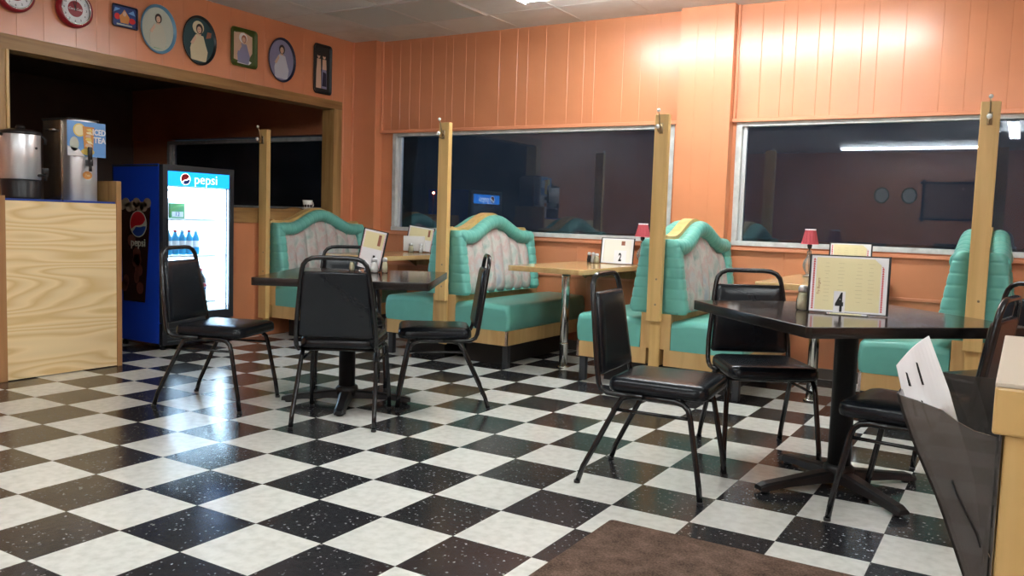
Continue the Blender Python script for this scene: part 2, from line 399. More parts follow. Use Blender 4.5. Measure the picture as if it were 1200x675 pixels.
# T-bars of the hung ceiling, 0.61 x 1.22 m
g = MB()
xs = [-1.295 + .605 * k for k in range(-2, 13)]
ys = [4.09 - .61 * k for k in range(20)]
for x in xs: g.box(x - .006, x + .006, YF, YB, ZC - .003, ZC + .001, TBAR)
for y in ys: g.box(XL, XR, y - .006, y + .006, ZC - .002, ZC + .001, TBAR)
g.build('ceiling_grid', c)

def grooved(mb, a0, a1, z0, z1, base, depth, grooves, axis, sign, m):
    """sheet of paneling with V grooves; axis 'x': wall runs along X at y=base, visible side towards sign"""
    prof = [(a0, base)]
    for gx in sorted(grooves):
        if a0 + .01 < gx < a1 - .01: prof += [(gx - .0025, base), (gx, base - sign * .002), (gx + .0025, base)]
    prof += [(a1, base), (a1, base - sign * depth), (a0, base - sign * depth)]
    poly = prof if axis == 'x' else [(b, a) for a, b in prof]
    mb.prism(poly, z0, z1, m, 'z')
GX = [-2.68, -2.58, -2.465, -2.349, -2.21, -2.06, -1.983, -1.843, -1.744, -1.493, -1.314, -1.208, -1.035, -.825, -.678, -.582, -.331, -.18, -.028, .759, .907, 1.001, 1.156, 1.254, 1.441, 1.541, 1.712, 1.936, 2.084, 2.184, 2.325, 2.48, 2.60, 2.77, 2.9, 3.1, 3.25, 3.37, 3.6, 3.75, 3.9, 4.1, 4.3, 4.5, 4.7, 5.0, 5.2, 5.5, 5.8, 6.1, 6.4]
ZS, ZT = .925, 1.845            # window sill and head
W1 = (-2.66, .12); W2 = (.605, 3.55); W3 = (-5.97, -3.34)
wb = MB()
grooved(wb, XBR, XR, ZT, ZC, YB - .012, .10, GX, 'x', -1, PAINT)          # above the windows
grooved(wb, XBR, XR, 0, ZS, YB, .10, [v for v in GX if random.random() < .25], 'x', -1, PAINT)
for a, b_ in ((XBR, W3[0]), (W3[1], W1[0]), (W1[1], W2[0]), (W2[1], XR)):
    wb.box(a, b_, YB, YB + .10, ZS, ZT, PAINT)
struct(wb.build('wall_back'))
def pilaster(x0, x1, y, nm, gr):
    m = MB(); grooved(m, x0, x1, 0, ZC, y, YB - y, gr, 'x', -1, PAINT)
    struct(m.build(nm, bevel=.002))
pilaster(XL, -2.80, 4.50, 'trim_1', [])
pilaster(.165, .575, 4.505, 'trim_2', [.30, .44])
# thin trims on the window wall: head moulding, corner beads, chair rail
tm = MB()
tm.box(-2.80, .165, YB - .034, YB - .008, ZT - .012, ZT + .016, PAINT_TRIM)
tm.box(.575, XR, YB - .034, YB - .008, ZT - .012, ZT + .016, PAINT_TRIM)
tm.box(-2.80, .165, YB - .03, YB, ZS - .035, ZS - .012, PAINT_TRIM); tm.box(.575, XR, YB - .03, YB, ZS - .035, ZS - .012, PAINT_TRIM)
tm.box(-2.80, .165, YB - .012, YB, .600, .622, PAINT_TRIM); tm.box(.575, XR, YB - .012, YB, .600, .622, PAINT_TRIM)
tm.box(.577, .597, YB - .03, YB - .008, ZT, ZC, PAINT_TRIM); tm.box(-2.798, -2.778, YB - .03, YB - .008, ZT, ZC, PAINT_TRIM)
tm.box(XL, XL + .014, 4.486, 4.50, 0, ZC, PAINT_TRIM)
struct(tm.build('trim_3', bevel=.003))
bb = MB().box(-2.80, .165, YB - .012, YB, 0, .075, RUBBER).box(.575, XR, YB - .012, YB, 0, .075, RUBBER).box(.165, .575, 4.495, 4.505, 0, .075, RUBBER)
struct(bb.build('baseboard_back'))

def window(n, x0, x1, z0, z1, y, muls, fw_=.04):
    fr = MB()
    fr.box(x0, x1, y - .006, y + .07, z1 - fw_, z1, FRAMEM); fr.box(x0, x1, y - .014, y + .07, z0, z0 + fw_ * .9, FRAMEM)
    fr.box(x0, x0 + fw_, y - .006, y + .07, z0 + fw_ * .9, z1 - fw_, FRAMEM); fr.box(x1 - fw_, x1, y - .006, y + .07, z0 + fw_ * .9, z1 - fw_, FRAMEM)
    fr.box(x0 + fw_, x0 + fw_ + .03, y + .03, y + .06, z0 + fw_ * .9, z1 - fw_, STEEL)
    for mx_ in muls: fr.box(mx_ - .02, mx_ + .02, y + .02, y + .06, z0 + fw_ * .9, z1 - fw_, FRAMEM)
    o = fr.build('window_%d' % n, bevel=.003); struct(o)
    MB().box(x0 + .01, x1 - .01, y + .045, y + .05, z0 + .01, z1 - .01, PANE).build('pane', o)
window(1, W1[0], W1[1], ZS, ZT, YB, [])
window(2, W2[0], W2[1], ZS, ZT, YB, [])
window(3, W3[0], W3[1], ZS + .16, ZT - .02, YB, [])
# wooden ledge under the back-room window
struct(MB().box(-5.99, -3.22, YB - .03, YB + .02, .935, 1.10, HEADER).build('trim_4', bevel=.004))

# left wall: solid panel above the header, opening below it from y=1.29 to 4.22
GYL = [.2, .45, .6, .85, 1.1, 1.356, 1.53, 1.75, 1.897, 1.992, 2.2, 2.42, 2.6, 2.82, 3.05, 3.2, 3.4, 3.62, 3.85, 4.0, 4.22]
wl = MB()
OP0, OP1, ZH = 1.235, 4.30, 2.075
grooved(wl, OP0, OP1, ZH, ZC, XL, .12, GYL, 'y', 1, PAINT)
grooved(wl, OP1, YB, 0, ZC, XL, .12, [4.37], 'y', 1, PAINT)
grooved(wl, YF, OP0, 0, ZC, XL, .12, [v for v in [-7.5 + .18 * k for k in range(48)]], 'y', 1, PAINT)
grooved(wl, 3.0, OP1 - .075, 0, .965, XL, .12, [3.1, 3.3, 3.6, 3.9], 'y', 1, PAINT)
struct(wl.build('wall_left'))
struct(MB().box(XL - .13, XL + .004, 2.99, 4.225, 1.065, 1.09, HEADER).box(XL - .10, XL + .014, 2.99, 4.225, .965, 1.065, HEADER).build('trim_8', bevel=.003), 'stained wood ledge on the half wall behind the far left booth')
hd = MB()
hd.add([(XL + .022, 1.15, 2.125), (XL + .022, 4.33, 2.105), (XL + .022, 4.33, 2.03), (XL + .022, 1.15, 2.03), (XL, 1.15, 2.125), (XL, 4.33, 2.105), (XL, 4.33, 2.03), (XL, 1.15, 2.03)],
       [(0, 1, 2, 3), (4, 7, 6, 5), (0, 4, 5, 1), (3, 2, 6, 7), (0, 3, 7, 4), (1, 5, 6, 2)], HEADER)
hd.box(XL - .13, XL + .005, OP0, OP1, 2.03, ZH, JAMB)
struct(hd.build('trim_5', bevel=.002), 'stained wooden header over the pass-through opening')
jb = MB().box(XL - .13, XL + .02, 4.225, 4.33, 0, 2.03, JAMB); struct(jb.build('trim_6', bevel=.003))
jb = MB().box(XL - .13, XL + .02, 1.15, 1.275, 0, 2.03, JAMB).box(XL - .12, XL + .028, 1.275, 1.295, 0, 2.03, PINE); struct(jb.build('trim_7', bevel=.003))
# back room and the rest of the dining room behind the viewer
BACKP = plain('unlit_panel_brown', (.15, .11, .09), rough=.5)  # gloom of the unlit back room put into the wall and ceiling colour
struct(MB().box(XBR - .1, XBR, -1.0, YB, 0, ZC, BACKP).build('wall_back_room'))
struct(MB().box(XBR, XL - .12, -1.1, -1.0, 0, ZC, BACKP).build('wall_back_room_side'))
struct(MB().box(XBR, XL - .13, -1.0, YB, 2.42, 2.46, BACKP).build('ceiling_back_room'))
wf = MB(); grooved(wf, XL, XR, 0, ZC, YF, .1, [XL + .2 * k for k in range(48)], 'x', 1, PAINT); struct(wf.build('wall_front'))
wr = MB(); grooved(wr, YF, YB, 0, ZC, XR, .1, [YF + .2 * k for k in range(62)], 'y', -1, PAINT); struct(wr.build('wall_right'))

# ceiling fixtures
def fixture(x, y, rz, f, label):
    t = thing('ceiling_light', label, 'light', (x, y, ZC - .003), rz, 'fluorescent ceiling fixtures')
    h = MB(); h.prism([(-.07, 0), (.07, 0), (.052, -.045), (-.052, -.045)], -1.22, 1.22, WHITE, 'x'); h.build('housing', t)
    for s in (-1, 1):
        a = MB().tube([(-1.19, s * .05, -.085), (1.19, s * .05, -.085)], .0175, tube_mat(f), seg=12); a.build('fluorescent_tube', t)
    for sx in (-1, 1): MB().box(sx * 1.205 - .012, sx * 1.205 + .012, -.075, .075, -.11, -.04, WHITE).build('lamp_holder', t)
LBL = ['long white double tube fluorescent light on the ceiling beside the window wall',
       'long fluorescent light seen as a level bright line mirrored in the right window',
       'fluorescent light mirrored as short upright streaks at the far right window edge',
       'added fluorescent fill light out of frame over the middle of the room',
       'added fluorescent fill light out of frame over the right side']
for (x, y, rz, f), lb in zip(FIXTURES, LBL): fixture(x, y, rz, f, lb)

# ------------------------------------------------------------------ booths
BL = 1.215                    # bench length from aisle end to the wall
BW = 1.10                     # length of the scalloped back
def top(y, lo=.975, hi=1.095, c=.555, wd=.40):
    d = min(1, abs(y - c) / wd); return lo + (hi - lo) * .5 * (1 + math.cos(math.pi * d))
def xoff(z): return .175 - .095 * (z - .50) / .6       # wedge of the padded back
def curve_pts(y0, y1, n, dz=0): return [(y0 + (y1 - y0) * i / n, top(y0 + (y1 - y0) * i / n) + dz) for i in range(n + 1)]
def booth_side(t, s):
    """one bench and padded back on side s (+1 = facing +X)"""
    # seat cushion, lofted along y with a rolled near end
    m = MB()
    x0, x1, z0, z1 = .105, .56, .272, .458
    rings = []
    def prof(inx, inz, y, cr=.03):
        a = [(x0, z0), (x1 - .012 - inx, z0), (x1 - inx, z0 + .015), (x1 + .006 - inx, (z0 + z1) / 2)]
        for k in range(5):
            q = R(90 * k / 4); a.append((x1 - inx - cr + cr * math.cos(q), z1 - inz - cr + cr * math.sin(q)))
        a += [(x1 - .2, z1 - inz + .008), (x0 + .12, z1 - inz + .010), (x0, z1 - inz - .006)]
        return [(s * a_, y, b_) for a_, b_ in a]
    rings.append(prof(.02, .04, 0)); rings.append(prof(.006, .016, .006)); rings.append(prof(0, .004, .025)); rings.append(prof(0, 0, .05)); rings.append(prof(0, 0, BL - .02))
    m.loft(rings, TEAL, cap=True, smooth=True); m.build('seat_cushion', t)
    # bench box, corner strip, feet
    m = MB(); m.box(s * .06 if s > 0 else -.55, .55 if s > 0 else -.06, .004, BL - .01, .168, .272, OAK_H); bx = m.build('bench_base', t)
    m = MB(); m.box(min(s * .537, s * .554), max(s * .537, s * .554), -.001, .016, .168, .272, CHROME); m.build('corner_strip', t)
    m = MB(); m.box(min(s * .10, s * .42), max(s * .10, s * .42), .16, BL - .02, 0, .168, KICK); m.build('kick_board', t)
    for yy in (.05,): 
        m = MB(); m.rbox(min(s * .50, s * .545), max(s * .50, s * .545), yy - .022, yy + .022, 0, .168, .006, DGREY, rz=.002); m.build('foot', t)
    # padded body of the back
    out = [(.005, .50)] + [(.005, .93)] + [(.02, .962)] + curve_pts(.05, BW - .05, 36, -.012) + [(BW - .02, .962), (BW - .005, .93), (BW - .005, .50)]
    n = len(out)
    front = [(s * (xoff(b_) - .03), a_, b_) for a_, b_ in out]; back = [(s * .036, a_, b_) for a_, b_ in out]
    m = MB(); m.add(front + back, [(i, (i + 1) % n, (i + 1) % n + n, i + n) for i in range(n)], TEAL, True)
    m.add(front, [tuple(range(n))], TEAL); m.add(back, [tuple(range(n))], TEAL)
    m.build('back_padding', t)
    # pleated end bolsters and the roll along the scalloped top
    def pleat(d, pitch, amp):
        f_ = (d / pitch) % 1.0; return -amp * math.exp(-((min(f_, 1 - f_)) / .09) ** 2)
    for far in (0, 1):
        m = MB(); rings = []; nz = 90
        for k in range(nz + 1):
            z = .500 + (.972 - .500) * k / nz; q = pleat(z + .013 * far, .066, .004)
            ez = min(1, (k + .3) / 5, 1)              # tuck at the bottom
            et = math.sqrt(max(0, 1 - max(0, (z - .925) / .052) ** 2)) if z > .925 else 1.0
            ins = .022 * (1 - ez) + .032 * (1 - et)
            xa, xb = .030, xoff(z) + .022 + q - ins * .8
            ya, yb = .0 + ins * .5 - q * .7, .098 - ins * .6 + q
            r_ = .034; ring = [(xa, ya), ]
            for cx, cy, a0 in ((xb - r_, ya + r_ * .8, -90), (xb - r_, yb - r_, 0)):
                for w in range(6): a = R(a0 + 90 * w / 5); ring.append((cx + r_ * math.cos(a), cy + (r_ * .8 if a0 < 0 else r_) * math.sin(a)))
            ring.append((xa, yb))
            rings.append([(s * a_, (b_ if not far else BW - b_), z) for a_, b_ in ring])
        m.loft(rings, TEAL, cap=True, smooth=True); m.build('end_bolster', t)
    cl = [(.030, .905), (.055, .918), (.085, .924)] + [(a_, b_ - .052) for a_, b_ in curve_pts(.12, BW - .12, 30)] + [(BW - .085, .924), (BW - .055, .918), (BW - .030, .905)]
    pts = [Vector((s * (xoff(b_) - .018), a_, b_)) for a_, b_ in cl]
    L = [0]
    for i in range(1, len(pts)): L.append(L[-1] + (pts[i] - pts[i - 1]).length)
    N_ = 190; fine = []
    for k in range(N_ + 1):
        d = L[-1] * k / N_; i = max(j for j in range(len(L)) if L[j] <= d + 1e-9); i = min(i, len(pts) - 2)
        q = (d - L[i]) / (L[i + 1] - L[i]); fine.append(pts[i].lerp(pts[i + 1], q))
    def rr(t_):
        a = .054 + pleat(t_ * L[-1], .058, .0028); e_ = min(1, min(t_, 1 - t_) * 30 + .5)
        return (a * e_, a * 1.0 * e_)
    m = MB(); m.tube(fine, rr, TEAL, seg=16, up=(1, 0, 0)); m.build('rolled_border', t)
    # channelled fabric field
    nu, nv = 84, 18; m = MB(); vs = []; fs = []
    ya, yb = .085, BW - .085
    for i in range(nu + 1):
        y = ya + (yb - ya) * i / nu; zt = min(top(y) - .095, 1.2); zb = .505
        for j in range(nv + 1):
            v = j / nv; z = zb + (zt - zb) * v
            ch = abs(math.sin(math.pi * 7 * (i / nu))) ** .6
            x = xoff(z) - .022 + .030 * ch * (1 - .5 * abs(2 * v - 1) ** 3) - .02 * (abs(2 * v - 1) ** 6)
            vs.append((s * x, y, z))
    for i in range(nu):
        for j in range(nv):
            a = i * (nv + 1) + j; fs.append((a, a + 1, a + nv + 2, a + nv + 1))
    m.add(vs, fs, FABRIC, True)
    # thickness skirt
    edge = [i * (nv + 1) for i in range(nu + 1)] + [nu * (nv + 1) + j for j in range(1, nv + 1)] + [i * (nv + 1) + nv for i in range(nu - 1, -1, -1)] + [j for j in range(nv - 1, 0, -1)]
    ev = [vs[i] for i in edge]; ev2 = [(s * (abs(p[0]) - .05), p[1], p[2]) for p in ev]; n = len(ev)
    m.add(ev + ev2, [(i, (i + 1) % n, (i + 1) % n + n, i + n) for i in range(n)], FABRIC, False)
    m.build('fabric_panel', t)
def booth(cx, y0, label, sides=(1, -1), pz0=.455, low=False):
    t = thing('booth', label, 'booth', (cx, y0, 0), 0, 'booths along the window wall')
    # oak core panel with scalloped top
    poly = [(0, .168), (0, .985), (.03, 1.0)] + curve_pts(.06, BW - .06, 36, .016) + [(BW - .03, 1.0), (BW, .985), (BW, .50), (BL - .01, .50), (BL - .01, .168)]
    MB().prism(poly, -.036, .036, PINE, 'x').build('core_panel', t)
    m = MB(); m.box(-.10 if -1 in sides else -.036, .10 if 1 in sides else .036, .002, BL - .012, .272, .50, OAK_H); m.build('back_base', t)
    m = MB(); m.box(-.035, .035, -.012, .0, .13, .46, PINE); m.build('end_stile', t, bevel=.002)
    for s in sides: booth_side(t, s)
    # tall post bolted to the end
    m = MB(); m.box(-.045, .045, -.056, -.012, pz0 if not low else .16, 1.745, PINE)
    po = m.build('post', t, bevel=.003)
    for z in (.56, .72): MB().lathe([(.007, 0), (.006, .002), (.001, .004)], BRASS, 10, mx=TR(.012, -.056, z) @ Matrix.Rotation(R(90), 4, 'X')).build('screw', po)
    # double coat hook
    h = MB(); h.rbox(-.012, .012, -.063, -.056, 1.625, 1.69, .005, BRASS, rz=.001)
    h.tube([(0, -.062, 1.665), (0, -.082, 1.67), (0, -.092, 1.70), (0, -.10, 1.735), (0, -.112, 1.757)], .0038, BRASS, 8)
    h.tube([(0, -.062, 1.645), (0, -.085, 1.628), (0, -.108, 1.635), (0, -.118, 1.655)], .0038, BRASS, 8)
    for p_, r_ in (((0, -.113, 1.762), .011), ((0, -.119, 1.662), .0135)):
        h.lathe([(r_ * math.sin(math.pi * k / 8) + 1e-4, -r_ * math.cos(math.pi * k / 8)) for k in range(9)], PORC, 14, c=p_)
    h.build('coat_hook', po)
    return t
b1 = booth(-3.005, 3.38, 'single teal booth at the far left against the half wall', (1,), low=True)
b2 = booth(-1.145, 3.38, 'double teal booth just left of the booth table with the number 2 menu')
b3 = booth(.515, 3.38, 'double teal booth in front of the wide orange pilaster')
b4 = booth(2.29, 3.38, 'double teal booth seen end on at the right, split by its oak post')
t = thing('booth', 'brown backed booth in the dark back room, only its wooden hump above the ledge', 'booth', (-3.26, 3.37, 0))
poly = [(0, .168), (0, .985), (.03, 1.0)] + curve_pts(.06, BW - .06, 36, .016) + [(BW - .03, 1.0), (BW, .985), (BW, .168)]
MB().prism(poly, -.03, .03, HEADER, 'x').build('core_panel', t); booth_side(t, -1)
t = thing('ceiling_vent', 'square louvred grille panel in the ceiling near the far left corner', 'vent', (-1.90, 3.775, ZC - .002))
m = MB()
for a, b_, c_, d_ in ((-.60, .60, -.305, -.285), (-.60, .60, .285, .305), (-.60, -.58, -.285, .285), (.58, .60, -.285, .285), (-.01, .01, -.285, .285)): m.box(a, b_, c_, d_, -.008, -.001, TBAR)
m.build('frame', t)
m = MB()
for k in range(26): m.box(-.58, .58, -.275 + .022 * k, -.262 + .022 * k, -.006, -.002, plain('vent_grey_green', (.62, .63, .60), rough=.6) if k == 0 else MATS['vent_grey_green'])
m.build('louvres', t)

# booth tables
def booth_table(cx, label):
    t = thing('booth_table', label, 'table', (cx, 3.40, 0), 0, 'oak booth tables against the window wall')
    m = MB(); m.rbox(-.30, .30, 0, 1.195, .705, .742, .04, LAM, rz=.004); m.build('tabletop', t)
    m = MB(); m.lathe([(.031, .012), (.031, .66), (.031, .70)], CHROME, 20, c=(0, .35, 0)); m.lathe([(.045, 0), (.045, .008), (.033, .014)], CHROME, 20, c=(0, .35, 0))
    m.lathe([(.033, .17), (.033, .18)], CHROME, 20, c=(0, .35, 0)); m.rbox(-.09, .09, .26, .44, .698, .705, .02, DGREY, rz=.001)
    m.build('leg', t)
    m = MB(); m.box(-.26, .26, 1.17, 1.195, .62, .705, JAMB); m.prism([(1.195, .60), (1.195, .705), (.98, .705)], -.27, -.25, JAMB, 'x'); m.prism([(1.195, .60), (1.195, .705), (.98, .705)], .25, .27, JAMB, 'x'); m.build('wall_bracket', t)
    return t
booth_table(-2.09, 'oak booth table in the far corner between the leftmost two booths')
booth_table(-.33, 'oak booth table carrying the number 2 menu, on a chrome leg')
booth_table(1.415, 'oak booth table behind the dark table, carrying the lamp with glass stem')

# ------------------------------------------------------------------ dark pedestal tables
def ped_table(cx, cy, bx, by, side, ang, bang, label, alen):
    t = thing('pedestal_table', label, 'table', (cx, cy, 0), ang, 'square dark pedestal tables')
    h = side / 2
    m = MB(); m.rbox(-h, h, -h, h, .687, .727, .022, DARKEDGE, rz=.002); m.rbox(-h + .003, h - .003, -h + .003, h - .003, .7255, .7278, .02, DARKTOP, rz=.0008); m.build('tabletop', t)
    a = R(-ang); dx, dy = bx - cx, by - cy; lx = dx * math.cos(a) - dy * math.sin(a); ly = dx * math.sin(a) + dy * math.cos(a)
    m = MB(); m.lathe([(.046, .07), (.046, .675), (.06, .68), (.06, .687)], MATTE, 24, c=(lx, ly, 0)); m.lathe([(.062, .05), (.062, .085), (.05, .10)], MATTE, 24, c=(lx, ly, 0)); m.build('column', t)
    m = MB(); m.box(-.28 + lx, .28 + lx, -.03 + ly, .03 + ly, .676, .687, MATTE); m.box(-.03 + lx, .03 + lx, -.28 + ly, .28 + ly, .678, .687, MATTE); m.build('top_plate', t)
    m = MB()
    for k in range(4):
        q = Matrix.Translation((lx, ly, 0)) @ Matrix.Rotation(R(bang - ang + 90 * k), 4, 'Z')
        rings = []
        for d, wd, z0, z1 in ((0, .040, .030, .078), (.10, .036, .030, .072), (.25, .030, .022, .052), (alen - .03, .032, .012, .040), (alen, .026, .012, .030)):
            rings.append([(d, -wd, z0), (d, wd, z0), (d, wd * .9, z1 - .008), (d, wd * .6, z1), (d, -wd * .6, z1), (d, -wd * .9, z1 - .008)])
        m.loft(rings, MATTE, mx=q, smooth=False)
        m.lathe([(.018, 0), (.02, .014)], BLACKP, 12, mx=q @ TR(alen - .035, 0, 0))
    m.build('base', t)
    return t
ped_table(1.88, 2.02, 1.89, 2.0, .94, -46, -42, 'square dark brown pedestal table at the right carrying the number 4 menu', .38)
ped_table(-.715, 1.95, -.74, 1.90, .92, 30, 36, 'square dark brown pedestal table at the left middle, four black chairs round it', .36)

# ------------------------------------------------------------------ stacking chairs
def arc(cx, cz, r, a0, a1, n=5): return [(cx + r * math.cos(R(a0 + (a1 - a0) * k / n)), cz + r * math.sin(R(a0 + (a1 - a0) * k / n))) for k in range(n + 1)]
def make_chair():
    t = thing('stacking_chair', '', 'chair')
    # seat
    m = MB(); x0, x1 = -.135, .275; rings = []
    for z, ins in ((.392, .012), (.396, .003), (.408, 0), (.432, .002), (.444, .012), (.450, .035), (.453, .08), (.454, .14)):
        ring = []
        r_ = .055
        for cx, cy, a0 in ((x1 - r_, .205 - r_, 0), (x0 + r_, .195 - r_, 90), (x0 + r_, -.195 + r_, 180), (x1 - r_, -.205 + r_, 270)):
            for k in range(6):
                a = R(a0 + 90 * k / 5); q = max(r_ - ins, .008); d = max(0, ins - r_ + .008)
                ring.append((cx + q * math.cos(a) - d * (1 if cx > 0.07 else -1), cy + q * math.sin(a) - d * (1 if cy > 0 else -1), z))
        rings.append(ring)
    m.loft(rings, VINYL); m.build('seat', t)
    # legs and side rails: one bent tube per side = rear leg, rail, front leg
    for s in (-1, 1):
        f = [(-.235, s * .205, .006), (-.215, s * .203, .07), (-.085, s * .19, .335), (-.065, s * .188, .368), (-.03, s * .187, .380)]
        m = MB(); m.tube(f, .0115, METAL, 10); m.lathe([(.0135, 0), (.0135, .012)], BLACKP, 10, c=(-.237, s * .205, 0)); m.build('rear_leg', t)
        f = [(.272, s * .214, .006), (.262, s * .213, .08), (.215, s * .20, .325), (.205, s * .198, .356), (.185, s * .196, .374), (.15, s * .192, .381), (-.03, s * .187, .381)]
        m = MB(); m.tube(f, .0115, METAL, 10); m.lathe([(.0135, 0), (.0135, .012)], BLACKP, 10, c=(.273, s * .214, 0)); m.build('front_leg', t)
        m = MB(); m.tube([(-.105, s * .193, .322), (.215, s * .20, .322)], .007, METAL, 8); m.build('side_brace', t)
    m = MB(); m.tube([(-.06, -.19, .376), (-.06, .19, .376)], .009, METAL, 8); m.tube([(.17, -.195, .376), (.17, .195, .376)], .009, METAL, 8); m.build('cross_bar', t)
    # back hoop
    lean = lambda z: -.165 - .06 * (z - .43) / .42
    P_ = []
    for s in (-1,):
        P_ += [(.02, s * .193, .384), (-.08, s * .194, .384), (-.125, s * .196, .386), (-.152, s * .198, .400), (-.163, s * .199, .425)]
        P_ += [(lean(.50), s * .197, .50), (lean(.62), s * .184, .62), (lean(.74), s * .170, .74), (lean(.79), s * .162, .79)]
        P_ += [(lean(.815), s * .155, .815), (lean(.835), s * .138, .836), (lean(.847), s * .11, .848), (lean(.85), s * .07, .851)]
    full = P_ + [(x, -y, z) for x, y, z in P_[::-1]]
    m = MB(); m.tube(full, .0115, METAL, 10); m.build('back_frame', t)
    # trapezoid back pad
    m = MB(); rings = []
    poly = [(-.178, .452), (-.186, .462), (-.160, .765), (-.150, .782), (.150, .782), (.160, .765), (.186, .462), (.178, .452)]
    for dx, ins in ((-.012, .012), (-.009, .003), (0, 0), (.012, 0), (.020, .006), (.025, .020), (.027, .05)):
        ring = []
        for y, z in poly:
            yy = y - ins * (1 if y > 0 else -1); zz = z + (ins if z < .6 else -ins); ring.append((lean(zz) + dx, yy, zz))
        rings.append(ring)
    m.loft(rings, VINYL, smooth=True); pd = m.build('backrest', t, bevel=.004)
    return t
CH = [((1.205, 1.61), 5, 'black vinyl stacking chair left of the number 4 table, standing clear in the aisle', 'r'),
      ((1.445, 2.34), -58, 'black vinyl stacking chair behind the number 4 table, facing the viewer', 'r'),
      ((2.24, 1.71), 171, 'black vinyl stacking chair at the right dark table just behind the brochure holder', 'r'),
      ((2.45, 2.595), 238, 'black vinyl stacking chair at the right edge of the photo beyond the number 4 table', 'r'),
      ((-1.315, 1.455), 20, 'black vinyl stacking chair in front of the lit drinks cooler', 'l'),
      ((-.49, 1.585), 122, 'black vinyl stacking chair with its back to the viewer at the left dark table', 'l'),
      ((-.325, 2.275), 218, 'black vinyl stacking chair seen from the side, right of the left dark table', 'l'),
      ((-1.13, 2.34), -46, 'black vinyl stacking chair beyond the left dark table, only its hoop showing', 'l')]
proto = make_chair()
for i, ((x, y), a, lb, g_) in enumerate(CH):
    o = proto if i == 0 else copy_tree(proto)
    o.location = (x, y, 0); o.rotation_euler = (0, 0, R(a)); o['label'] = lb
    o['group'] = 'chairs around the right dark table' if g_ == 'r' else 'chairs around the left dark table'

